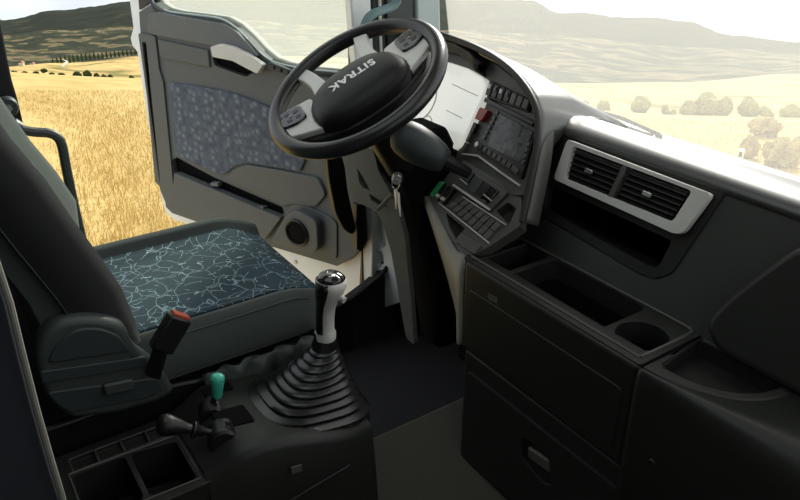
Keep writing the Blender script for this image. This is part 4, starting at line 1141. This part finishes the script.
# gear lever with bellows
gear = thing('gear_lever', (-1.14, .54, .29), 'silver and black gear lever rising from a ribbed black rubber boot', 'gear lever')
GB = V((-1.150, .525, .306)); GT = at(325, 345, Y=.602)
K = 10
gr = []
def gring(t, s, bulge=0):
    c = lerp(GB, GT, t); tz = lerp(.0, .0, t)
    a = lerp(.134, .026, t**.72)*s; b = lerp(.116, .026, t**.72)*s
    slope = lerp(-.20, .05, t)
    return [V((c.x+b*x, c.y+a*y, c.z+slope*a*y)) for y, x in sup(1, 1, 1, n=36, e=lerp(3.2, 2, t))]
gr.append(gring(0, 1.0))
gr[-1] = [p+V((0, 0, -.015)) for p in gr[-1]]
for i in range(K):
    t0 = i/K; t1 = (i+1)/K
    gr.append(gring(t0+.02/K, .90)); gr.append(gring(t0+.25/K, 1.03)); gr.append(gring(t0+.5/K, 1.08)); gr.append(gring(t0+.75/K, 1.03)); gr.append(gring(t1-.02/K, .90))
loft('boot', gr, 'rubber', gear, smooth=75)
def gat(x, y): return at(x, y, Y=.602)
lathe('boot_collar', [(.030, -.022), (.029, 0), (.024, .012), (.022, .03), (.0, .03)], GT+V((0, 0, .004)), (0, .03, 1), 'rubber', gear, n=24)
kb, km, kt = gat(326, 336), gat(327, 312), gat(330, 290)
rings = []
def kring(px, py, wx, wy, dirx=0):
    c = gat(px, py)
    return [c+V((math.sin(.9)*x*wx+0, math.cos(.9)*x*wx, 0))+V((-math.cos(.9)*y*wy, math.sin(.9)*y*wy, 0)) for x, y in sup(1, 1, 1, n=24, e=2.3)]
pro = [(326, 338, .021, .021), (326, 333, .021, .021), (325.5, 330, .018, .020), (325.5, 320, .0175, .021), (326, 310, .0180, .023), (327.5, 301, .021, .026), (330, 293, .0275, .029), (331.5, 285, .031, .030), (331, 279, .029, .028), (330, 275, .022, .023), (329.5, 273.5, .010, .012), (329.5, 273.2, .001, .001)]
kn = loft('knob', [kring(*p) for p in pro], 'silver', gear, smooth=75)
# black insert on the left half and pattern plate on top
def kpatch(px, py, wx, wy, a0, a1, n=8):
    c = gat(px, py); out = []
    for i in range(n+1):
        a = lerp(a0, a1, i/n); x, y = math.cos(a), math.sin(a)
        out.append(c+(V((math.sin(.9)*x*wx, math.cos(.9)*x*wx, 0))+V((-math.cos(.9)*y*wy, math.sin(.9)*y*wy, 0)))*1.05)
    return out
shell('black_insert', [kpatch(*p, math.pi*.62, math.pi*1.55) for p in pro[2:9]], 'gloss', kn, thick=.003, smooth=75)
shell('shift_plate', [kpatch(*p, 0, 2*math.pi, 20) for p in ((331, 278.5, .0275, .0265), (330.3, 275.5, .022, .022), (329.5, 273.0, .013, .013), (329.5, 272.2, .001, .001))], 'gloss', kn, thick=.002, smooth=75)
for i in range(3):
    c = gat(326.5+i*3.2, 275.0-i*.3)+V((0, 0, .0035))
    box('shift_mark', c+V((.010, -.004, 0)), V((.0015, .0035, 0)), V((-.004, .002, 0)), V((0, 0, .0008)), 'lettering', kn, bevel=0)
ck = at(341, 300, Y=.615)
tube('splitter_switch', [ck+V((-.012, .0, .003)), ck+V((.004, .006, -.001))], [.006, .007], 'silver', kn, n=10)
tube('rod', [GT, kb], .014, 'black', gear)

# valve levers
def lever_base(px, py, X):
    return at(px, py, X=X)
lv1 = thing('trailer_brake_lever', at(212, 412, Z=.335), 'small lever with a mint green knob on the console', 'lever')
b1 = at(211, 408, Z=.343); k1 = at(217, 383, X=b1.x+.002)
SA = V((.55, -.15, .05)).normalized()
lathe('drum', [(0, -.024), (.022, -.024), (.026, -.02), (.026, .02), (.022, .024), (0, .024)], b1+V((0, 0, -.012)), SA, 'black', lv1, n=24)
tube('stem', [b1, k1+V((0, 0, -.012))], [.007, .005], 'black', lv1, n=10)
ku = (at(217.5, 371.5, X=b1.x)-at(217, 389, X=b1.x)).normalized(); base_k = at(217, 397, X=b1.x)
lathe('knob', [(.0, 0), (.009, 0), (.0105, .004), (.0130, .030), (.0145, .040), (.0135, .049), (.008, .053), (0, .054)], base_k, ku, 'mint', lv1, n=18, smooth=60)
plate('slot', rnd([V((-1.262, .345, .349)), V((-1.232, .345, .349)), V((-1.225, .405, .348)), V((-1.255, .405, .348))], .005), 0.004, 'matt_black', lv1, face=(0, 0, 1), bevel=.001)
lv2 = thing('parking_brake_lever', at(225, 440, Z=.335), 'black parking brake lever with a flared knob lying over the cup tray', 'lever')
b2 = at(222, 432, Z=.343)
lathe('drum', [(0, -.026), (.024, -.026), (.029, -.021), (.029, .021), (.024, .026), (0, .026)], b2+V((0, 0, -.012)), SA, 'black', lv2, n=24)
box('drum_mark', b2+V((0.004, .012, .014)), SA*.008, V((.1, .4, -.2))*.012, V((0, .3, .9))*.002, 'gloss', lv2, bevel=.001)
plate('slot', rnd([V((-1.175, .335, .349)), V((-1.115, .335, .349)), V((-1.105, .400, .348)), V((-1.165, .400, .348))], .006), 0.004, 'matt_black', lv2, face=(0, 0, 1), bevel=.001)
q0 = at(214, 433, X=b2.x-.004); q1 = at(160, 424, X=b2.x-.035)
dv = (q1-q0); ln = dv.length
lathe('handle', [(0, 0), (.006, 0), (.007, ln*.18), (.010, ln*.22), (.010, ln*.3), (.016, ln*.34), (.017, ln*.40), (.009, ln*.43), (.010, ln*.5), (.014, ln*.62), (.020, ln*.8), (.022, ln*.92), (.019, ln*1.0), (.010, ln*1.05), (0, ln*1.06)], q0, dv, 'black', lv2, n=20, smooth=60)

# floor mat
fm = plate('floor_mat', rnd([V((-1.90, .62, WZ+.012)), V((-1.39, .62, WZ+.012)), V((-1.39, 1.43, WZ+.012)), V((-1.90, 1.43, WZ+.012))], .04), .011, 'mat', None, face=(0, 0, 1), bevel=.004)
tag(fm, 'black ribbed floor mat in the driver footwell', 'mat')
